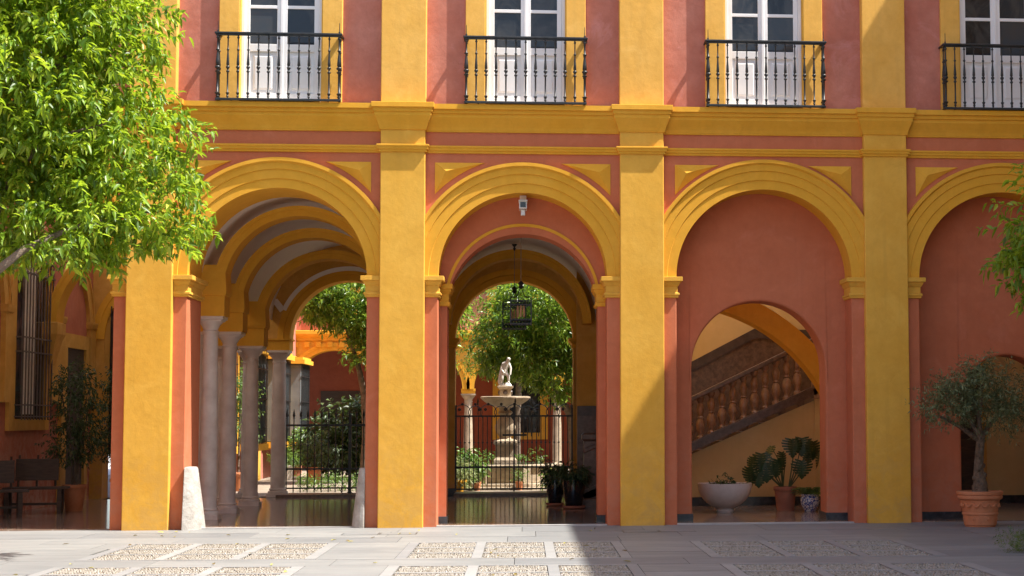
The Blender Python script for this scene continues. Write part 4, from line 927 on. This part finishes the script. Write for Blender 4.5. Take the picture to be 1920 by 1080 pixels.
lim = [([(.1, .05, 2.5), (.7, -.4, 2.85), (1.2, -.85, 3.02), (1.62, -.95, 3.16), (1.98, -.9, 3.48), (2.35, -.3, 3.8), (3.2, .1, 4.05)], [.10, .085, .065, .055, .042, .028, .012]),
       ([(.1, .05, 2.65), (.5, .1, 3.8), (1.1, .1, 4.9), (1.9, .1, 5.6), (2.4, .1, 6.2)], [.10, .08, .06, .04, .015]),
       ([(.05, .05, 2.6), (-.4, .2, 4.0), (-.3, .2, 5.5), (.2, .1, 6.8)], [.10, .08, .055, .02]),
       ([(1.35, -.05, 3.5), (1.5, -.2, 4.2), (2.0, -.3, 4.8), (2.7, -.3, 5.0)], [.05, .04, .028, .012]),
       ([(.1, .05, 2.6), (.2, -.6, 3.5), (.7, -1.0, 4.6), (1.3, -1.2, 5.4)], [.09, .07, .05, .015])]
tree('orange_tree', 'large sunlit orange tree with bright green leaves at the left', (bx, by, 0), tr, lim, lob, 3300, 15, .29, .12, .053, 'orange_leaf', .38)
bx, by = 8.0, -4.5
lob = [(7.5, -4.5, 3.9, 1.35, 1.3, .85), (7.6, -4.5, 4.8, 1.0, 1.0, .7), (6.75, -4.5, 3.55, .55, .6, .45)]
lob = [(a-bx, b-by, c, d, e, f) for a, b, c, d, e, f in lob]
ex = ([(x-bx, y-by, z) for x, y, z in [(6.15, -4.5, 4.05), (6.0, -4.5, 3.98), (6.1, -4.6, 4.25), (6.05, -4.4, 3.55), (6.1, -4.5, 3.35), (6.2, -4.5, 3.15), (6.2, -4.4, 3.7), (6.25, -4.6, 4.4), (6.3, -4.5, 3.2)]], [(-1, 0, .1), (-1, 0, -.1), (-1, 0, .4), (-1, 0, .2), (-1, -.2, -.2), (-.5, 0, -1), (-1, .2, 0), (-1, 0, .5), (-.4, 0, -1)])
tree('orange_tree', 'green orange tree reaching in from the right edge of the picture', (bx, by, 0), ([(0, 0, -.02), (0, 0, 1.4), (-.1, 0, 2.6)], [.15, .12, .10]),
     [([(-.1, 0, 2.5), (-.6, 0, 3.2), (-1.2, 0, 3.6)], [.08, .05, .015]), ([(-.1, 0, 2.5), (0, .3, 3.6), (-.2, .2, 4.6)], [.08, .05, .015])], lob, 1000, 13, .28, .13, .052, 'orange_leaf', .3, extra=ex)
T = thing('low_shrub', 'low green shrub at the lower right edge of the paving', 'shrub', (5.95, -5.55, 0))
C, O = lobe_points([(0, 0, .10, .36, .34, .14)], 220, .2); O = unit(O+np.array([0, 0, .8]))
obj('foliage', sprays(C, O, 9, .10, .045, .010, 'foliage', 'mid_leaf', 1, .1, -.2), T)
part('stem', MB().tube([(0, 0, -.01), (.02, 0, .12)], [.02, .01], 6), 'bark', T)
# fallen leaves on the paving
n = 46; P_ = np.stack([rng.uniform(-6.2, 1.5, n), rng.uniform(-8.5, -0.6, n), np.full(n, .008)], 1); a = rng.uniform(0, 2*PI, n)
tag(obj('fallen_leaves', leaf_mesh('fallen_leaves', 'dry_leaf', P_, np.stack([np.cos(a), np.sin(a), np.full(n, .1)], 1), np.tile([0, 0, 1.0], (n, 1))+rng.normal(size=(n, 3))*.25, rng.uniform(.05, .10, n), rng.uniform(.03, .045, n), 2, 0.0)), 'yellowed leaves scattered over the grey paving', 'leaves', kind='stuff')

# ================================================================== REAR COURTYARD
FY = 27.0
F = thing('rear_arcade_building', 'far sunlit ochre arcade on white columns behind the fountain court', 'building', (0, FY, 0))
def fp(name, mb, mat, **k): return part(name, mb, mat, F, (0, -FY, 0), **k)
fx = [-7.25, -4.5, -1.75, 1.0, 3.75, 6.5]
for i in range(5):
    c, r = (fx[i]+fx[i+1])/2, 1.20
    fp('arcade_wall', MB().arch_wall(fx[i], fx[i+1], c, r+.01, 2.5, 4.0, FY, FY+.5, None, 30), 'yellow')
    fp('archivolt', MB().arc_sweep([(r, FY+.5), (r, FY-.03), (r+.13, -.03+FY), (r+.13, FY-.05), (r+.24, FY-.05), (r+.24, FY+.01), (r+.02, FY+.01), (r+.02, FY+.5)], c, 2.5, 30), 'yellow_trim', smooth=True, ang=20)
for x in fx:
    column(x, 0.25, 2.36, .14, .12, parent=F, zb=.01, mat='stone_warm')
    fp('impost_block', MB().rect_lathe(x-.2, x+.2, FY+.03, FY+.47, [(0, 2.36), (.02, 2.45), (.02, 2.52)]), 'yellow_trim')
fp('cornice', run([(0, 3.98), (.06, 4.0), (.06, 4.08), (.16, 4.15), (.20, 4.2), (.20, 4.3), (0, 4.32)], -9, 7, FY), 'yellow_trim')
for k in range(40):
    x = -7.1+k*.35; fp('dentil', MB().box(x, x+.16, FY-.09, FY+.01, 3.80, 3.97), 'yellow_trim')
fp('upper_wall', MB().box(-9, 7, FY+.02, FY+.5, 3.99, 8.2), 'red_up')
for i in range(5):
    c = (fx[i]+fx[i+1])/2; w1 = fp('upper_window', MB().box(c-.8, c+.8, FY-.03, FY+.03, 4.6, 7.2), 'yellow'); part('pane', MB().box(c-.5, c+.5, -.045+FY, FY-.03, 4.8, 6.9), 'glass', w1)
fp('roof', MB().add([(-9, FY-.5, 8.2), (7, FY-.5, 8.2), (7, FY+3.5, 9.4), (-9, FY+3.5, 9.4), (-9, FY-.5, 8.1), (7, FY-.5, 8.1), (7, FY+3.5, 8.1), (-9, FY+3.5, 8.1)], [(0, 1, 2, 3), (4, 5, 6, 7), (0, 1, 5, 4), (1, 2, 6, 5), (2, 3, 7, 6), (3, 0, 4, 7)]), 'roof')
fp('back_wall', MB().box(-9, 7, FY+3.0, FY+3.3, 0, 4.2), 'shaded_red')
for x0, x1, z0, z1 in ((-1.05, .75, .9, 3.2), (3.0, 4.2, .9, 3.2), (-3.6, -2.5, .9, 3.2)):
    w1 = fp('rear_window', MB().box(x0, x0+.25, FY+2.93, FY+3.01, z0, z1).box(x1-.25, x1, FY+2.93, FY+3.01, z0, z1).box(x0+.25, x1-.25, FY+2.935, FY+3.01, z0, z0+.22).box(x0+.25, x1-.25, FY+2.935, FY+3.01, z1-.22, z1), 'yellow')
    part('pane', MB().box(x0+.25, x1-.25, FY+2.97, FY+2.99, z0+.22, z1-.22), 'glass', w1)
    for k in range(6):
        x = x0+.3+k*(x1-x0-.6)/5; part('grille_bar', MB().tube([(x, FY+2.9, z0+.1), (x, FY+2.9, z1-.1)], .014, 5), 'iron', w1)
fp('back_door', MB().box(-6.6, -4.9, FY+2.95, FY+3.01, 0, 2.5), 'dark_wood')
fp('gallery_ceiling', MB().box(-9, 7, FY+.5, FY+3.0, 3.9, 3.98), 'white_plaster')
# left range of the rear court with projecting grilled windows
LX = -7.0
R_ = thing('rear_side_building', 'sunlit red and ochre side range with projecting grey window grilles in the rear court', 'building', (LX, 18, 0))
def rp(name, mb, mat, parent=None): return part(name, mb, mat, R_ if parent is None else parent, (-LX, -18, 0) if parent is None else (0, 0, 0))
rp('wall', MB().box(LX-.5, LX, 10.25, 27, -.02, 6.4), 'red_up')
rp('cornice', MB().box(LX-.5, LX+.25, 10.25, 26.9, 6.4, 6.65), 'yellow_trim')
rp('roof', MB().add([(LX+.35, 10.25, 6.65), (LX+.35, 26.9, 6.65), (LX-3, 26.9, 7.9), (LX-3, 10.25, 7.9), (LX-3, 10.25, 6.65), (LX-3, 26.9, 6.65)], [(0, 1, 2, 3), (0, 3, 4), (1, 5, 2), (0, 4, 5, 1), (3, 2, 5, 4)]), 'roof')
for y in (13.0, 17.4, 21.6, 25.7):
    w1 = rp('window', MB().box(LX, LX+.06, y-1.15, y+1.15, .78, 3.5).box(LX+.06, LX+.5, y-.95, y+.95, .82, .98), 'yellow_trim')
    part('window_cap', MB().box(LX+.06, LX+.56, y-1.02, y+1.02, 3.22, 3.34).box(LX+.06, LX+.50, y-.95, y+.95, 3.34, 3.42), 'yellow_trim', w1)
    part('louvre_box', MB().box(LX+.06, LX+.42, y-.86, y+.86, 1.0, 3.2), 'grey_shutter', w1)
    for k in range(9): part('grille_bar', MB().tube([(LX+.46, y-.86+k*.215, .98), (LX+.46, y-.86+k*.215, 3.22)], .014, 5), 'iron', w1)
    for z in (1.35, 2.1, 2.85): part('grille_rail', MB().box(LX+.44, LX+.475, y-.88, y+.88, z-.012, z+.012), 'iron', w1)
    rp('wall_pilaster', MB().box(LX, LX+.10, y+1.75, y+2.3, 0, 6.4), 'yellow')
E_ = thing('rear_side_building', 'ochre side range closing the rear court on the right', 'building', (6.6, 18, 0))
part('wall', MB().box(-.1, .5, -7.7, 9.0, -.02, 6.0), 'yellow', E_)
part('roof', MB().add([(-.3, -7.7, 6.01), (-.3, 9, 6.01), (3, 9, 7.2), (3, -7.7, 7.2), (3, -7.7, 6.01), (3, 9, 6.01)], [(0, 1, 2, 3), (0, 3, 4), (1, 5, 2), (0, 4, 5, 1), (3, 2, 5, 4)]), 'roof', E_)

# fountain
FO = thing('stone_fountain', 'carved stone fountain with raised bowl and white statue behind the gate', 'fountain', (-0.45, 13.75, 0.0))
def octa(r, z0, z1, r2=None):
    r2 = r2 or r; m = MB(); vs = [(r*math.cos(PI/8+i*PI/4), r*math.sin(PI/8+i*PI/4), z0) for i in range(8)]+[(r2*math.cos(PI/8+i*PI/4), r2*math.sin(PI/8+i*PI/4), z1) for i in range(8)]
    return m.add(vs, [tuple(range(7, -1, -1)), tuple(range(8, 16))]+[(i, (i+1) % 8, 8+(i+1) % 8, 8+i) for i in range(8)])
part('plinth_step', octa(1.62, 0, .07), 'stone_warm', FO, bev=.01); part('plinth_step', octa(1.45, .07, .14), 'stone_warm', FO, bev=.01)
part('basin', octa(1.20, .14, .48, 1.24), 'stone_warm', FO, bev=.012); part('basin_rim', octa(1.32, .48, .56), 'stone_warm', FO, bev=.02)
for i in range(8):
    a = PI/8+i*PI/4; part('basin_pilaster', MB().box(-.09, .09, -.09, .09, .14, .48), 'stone_warm', FO, (1.21*math.cos(a), 1.21*math.sin(a), 0), a)
part('water', octa(1.22, .562, .566), 'glass', FO)
part('pedestal', MB().rect_lathe(-.22, .22, -.22, .22, [(.04, .56), (.04, .64), (0, .70), (0, .98), (.05, 1.02), (.05, 1.08), (-.03, 1.12)]), 'stone_warm', FO, bev=.01)
part('shaft', MB().lathe([(.15, 1.10), (.13, 1.16), (.22, 1.30), (.24, 1.40), (.20, 1.52), (.13, 1.62), (.13, 1.68), (.17, 1.72), (.14, 1.78), (.16, 1.86)], 20), 'stone_warm', FO, smooth=True)
part('bowl', MB().lathe([(.12, 1.84), (.26, 1.87), (.42, 1.94), (.52, 2.01), (.555, 2.05), (.575, 2.06), (.575, 2.09), (.54, 2.10), (.45, 2.06), (.1, 2.03)], 28), 'stone_warm', FO, smooth=True)
part('statue_plinth', MB().rect_lathe(-.13, .13, -.13, .13, [(.03, 2.05), (.03, 2.09), (0, 2.11), (0, 2.26), (.05, 2.30), (.05, 2.34), (0, 2.345)]), 'stone_warm', FO, bev=.006)
for i in range(4):
    a = i*PI/2; part('boss', MB().lathe([(.055, 0), (.05, .02), (.02, .03)], 10), 'dark_stone', FO, (.135*math.cos(a), .135*math.sin(a), 2.19)).rotation_euler = (0, PI/2, a)
# statue: one continuous stooping figure, one leg raised on a rock, arms reaching down
J = {'pel': (-.03, 0, .30, .062), 'bel': (-.02, -.01, .38, .058), 'ch': (.015, -.03, .47, .072), 'nk': (.05, -.06, .545, .03), 'hd': (.075, -.085, .605, .052), 'ht': (.09, -.10, .645, .035),
     'hL': (-.07, 0, .28, .048), 'kL': (-.075, -.03, .15, .036), 'aL': (-.08, .02, .035, .024), 'tL': (-.075, -.05, .015, .018),
     'hR': (.015, 0, .28, .048), 'kR': (.075, -.07, .21, .036), 'aR': (.07, -.05, .08, .024), 'tR': (.085, -.11, .06, .018),
     'sL': (-.06, -.03, .50, .036), 'eL': (-.10, -.05, .39, .026), 'wL': (-.04, -.11, .30, .020), 'fL': (-.01, -.125, .28, .016),
     'sR': (.09, -.03, .50, .036), 'eR': (.125, -.06, .39, .026), 'wR': (.115, -.11, .27, .020), 'fR': (.11, -.125, .235, .016)}
ED = [('pel', 'bel'), ('bel', 'ch'), ('ch', 'nk'), ('nk', 'hd'), ('hd', 'ht'), ('pel', 'hL'), ('hL', 'kL'), ('kL', 'aL'), ('aL', 'tL'), ('pel', 'hR'), ('hR', 'kR'), ('kR', 'aR'), ('aR', 'tR'), ('ch', 'sL'), ('sL', 'eL'), ('eL', 'wL'), ('wL', 'fL'), ('ch', 'sR'), ('sR', 'eR'), ('eR', 'wR'), ('wR', 'fR')]
ks = list(J); me = bpy.data.meshes.new('statue'); me.from_pydata([J[k][:3] for k in ks], [(ks.index(a), ks.index(b)) for a, b in ED], []); me.materials.append(M['statue'])
st = obj('statue', me, FO, (0, 0, 2.35)); st.modifiers.new('skin', 'SKIN'); bpy.context.view_layer.update()
if not me.skin_vertices:
    bm = bmesh.new(); bm.from_mesh(me); bm.verts.layers.skin.verify(); bm.to_mesh(me); bm.free()
for i, k in enumerate(ks):
    sv = me.skin_vertices[0].data[i]; sv.radius = (J[k][3],)*2; sv.use_root = (k == 'pel')
sm = st.modifiers.new('sub', 'SUBSURF'); sm.levels = 2; sm.render_levels = 2
part('drapery', MB().tube([(-.09, .03, .0), (-.12, .05, .10), (-.11, .06, .22), (-.07, .05, .34), (-.04, .05, .44), (.0, .03, .5)], [.06, .055, .05, .06, .05, .03], 9), 'statue', FO, (0, 0, 2.35), smooth=True, ang=80)
part('rock', MB().lathe([(.10, 0), (.09, .03), (.06, .06), (.05, .075)], 9), 'statue', FO, (.05, -.04, 2.345), smooth=True)

# rear trees
def rear_tree(label, base, trunk, limbs, lobes, n, per=10, L=.145, W=.062, tw=.30):
    return tree('courtyard_tree', label, base, trunk, limbs, lobes, n, per, tw, L, W, 'rear_leaf', .35, 1, .3, .3, 'trees in the rear courtyard')
rear_tree('dense leafy tree with forked grey trunk to the right of the fountain', (1.25, 16.3, 0), ([(0, 0, 0), (-.05, 0, 1.0), (-.12, 0, 1.7)], [.16, .13, .12]),
          [([(-.1, 0, 1.6), (-.55, -.2, 2.4), (-1.0, -.3, 3.2)], [.10, .07, .03]), ([(-.1, 0, 1.6), (.1, 0, 2.5), (.2, .1, 3.8)], [.10, .07, .03]), ([(-.05, 0, 1.2), (.25, 0, 1.8), (.45, 0, 2.6)], [.07, .05, .03])],
          [(-.5, -.3, 4.3, 1.5, 1.3, 1.0), (-1.5, -.4, 3.6, .9, .8, .55), (.3, 0, 3.4, .8, .9, .8), (-1.1, -.6, 3.0, .6, .6, .45), (-.4, -.5, 2.6, .5, .5, .5), (-1.9, -.4, 3.0, .4, .4, .3)], 2300)
rear_tree('bright leafy tree seen through the left columned arch', (-3.95, 17.0, 0), ([(0, 0, 0), (.05, 0, 1.2), (.0, 0, 2.2)], [.14, .12, .11]),
          [([(0, 0, 2.1), (-.2, 0, 3.0), (-.6, 0, 4.2)], [.09, .06, .03]), ([(0, 0, 2.1), (.3, 0, 3.0), (.4, 0, 4.2)], [.09, .06, .03])],
          [(-.3, 0, 4.65, 1.2, 1.1, .8), (-1.0, -.2, 4.6, .6, .7, .4), (.6, 0, 3.95, .9, 1.0, .85), (.0, -.6, 3.15, .35, .4, .16)], 1700)
rear_tree('leafy branch of a tree at the left side of the middle arch', (-3.3, 19.5, 0), ([(0, 0, 0), (0, 0, 1.5), (.1, 0, 2.6)], [.13, .11, .10]),
          [([(.1, 0, 2.5), (.7, 0, 3.2), (1.2, 0, 4.0)], [.08, .06, .03])],
          [(.9, 0, 4.6, .85, .9, 1.2), (.8, 0, 3.2, .5, .6, .7)], 800)
rear_tree('dull olive toned tree crown directly behind the statue', (-0.2, 20.5, 0), ([(0, 0, 0), (0, 0, 1.6), (.05, 0, 2.8)], [.10, .09, .08]),
          [([(.05, 0, 2.7), (-.6, 0, 3.4), (-1.0, 0, 4.4)], [.06, .05, .02]), ([(.05, 0, 2.7), (.5, 0, 3.6), (.6, 0, 4.8)], [.06, .05, .02])],
          [(-.6, 0, 3.5, 1.1, .8, .75), (.2, 0, 4.8, 1.4, 1.0, 1.1), (.6, 0, 3.2, .7, .7, .6)], 900, 11, .085, .034)
def bush(name, label, loc, lobes, n, mat, L=.09, W=.035, pot=None, group=None, cat='shrub'):
    T = thing(name, label, cat, loc, group=group)
    if pot: part('pot', pot_mb(pot[0], pot[0]*.7, pot[1]), pot[2], T, smooth=True)
    C, O = lobe_points(lobes, n, .2); O = unit(O+np.array([0, 0, .4]))
    obj('foliage', sprays(C, O, 8, .2, L, W, 'foliage', mat, 1, .3, .1), T)
    part('stem', MB().tube([(0, 0, pot[1]-.05 if pot else -.01), (.02, 0, lobes[0][2])], [.03, .012], 6), 'bark', T)
bush('clipped_hedge', 'low bright green hedge behind the left gate', (-3.6, 12.7, 0), [(-.9, 0, .18, .5, .35, .16), (0, 0, .2, .55, .35, .17), (.75, .1, .3, .4, .35, .28)], 330, 'mid_leaf', .07, .035, cat='hedge')
bush('lime_shrub', 'lime green shrub behind the right end of the left gate', (-2.95, 13.6, 0), [(0, 0, .5, .42, .4, .42)], 170, 'rear_leaf', .12, .05)
bush('dark_shrub', 'tall dark broad leaved shrub behind the left gate', (-4.5, 21.0, 0), [(0, 0, 1.1, 1.4, .8, 1.0), (.7, -.3, 1.6, .9, .6, .7), (-.6, -.6, .8, .9, .5, .6)], 620, 'dark_leaf', .24, .10)
bush('potted_shrub', 'small round shrub in a terracotta pot behind the left gate', (-5.2, 17.2, 0), [(0, 0, .78, .30, .30, .28)], 130, 'dark_leaf', .07, .035, (.2, .4, 'terracotta'), cat='potted plant')
bush('tall_shrub', 'tall sunlit shrub seen between the paired columns', (-6.35, 13.0, 0), [(0, 0, 2.2, .38, .4, .45), (.05, 0, 1.5, .36, .38, .45)], 300, 'mid_leaf', .07, .035, (.22, .42, 'terracotta'), cat='potted plant')
bush('potted_grass', 'spiky plant in a pale pot beside the rear wall', (-6.2, 19.5, 0), [(0, 0, .55, .3, .3, .12)], 80, 'mid_leaf', .22, .022, (.2, .4, 'bowl'), cat='potted plant')
bush('potted_shrub', 'leafy plant in a dark pot under the rear window', (-6.35, 22.3, 0), [(0, 0, .95, .45, .45, .3)], 110, 'mid_leaf', .14, .06, (.22, .5, 'old_terracotta'), cat='potted plant')
bush('striped_plant', 'white striped arching plant in an orange pot left of the fountain gate', (-1.45, 11.3, 0), [(0, 0, .42, .24, .24, .14)], 70, 'striped_leaf', .22, .018, (.2, .28, 'yellow_trim'), cat='potted plant')
bush('leafy_plant', 'dark leafy plant behind the striped one left of the fountain', (-1.35, 12.0, 0), [(0, 0, .55, .40, .35, .25)], 130, 'mid_leaf', .12, .06)
bush('leafy_plant', 'small bright green plant at the right foot of the fountain', (.62, 11.9, 0), [(0, 0, .22, .17, .17, .13)], 60, 'rear_leaf', .08, .04)
for i, (x, lb) in enumerate(((-1.05, 'small potted plant at the left foot of the fountain basin'), (-.12, 'small potted plant at the middle of the fountain basin'))):
    bush('small_pot', lb, (x, 12.25, .0), [(0, 0, .32, .10, .10, .09)], 24, 'mid_leaf', .06, .03, (.085, .2, 'terracotta'), group='small pots at the foot of the fountain', cat='potted plant')
bush('iris_clump', 'leafy clump growing in the fountain basin', (-.05, 14.6, .5), [(.25, 0, .15, .3, .2, .08), (-.75, 0, .15, .25, .2, .08)], 50, 'mid_leaf', .13, .03)
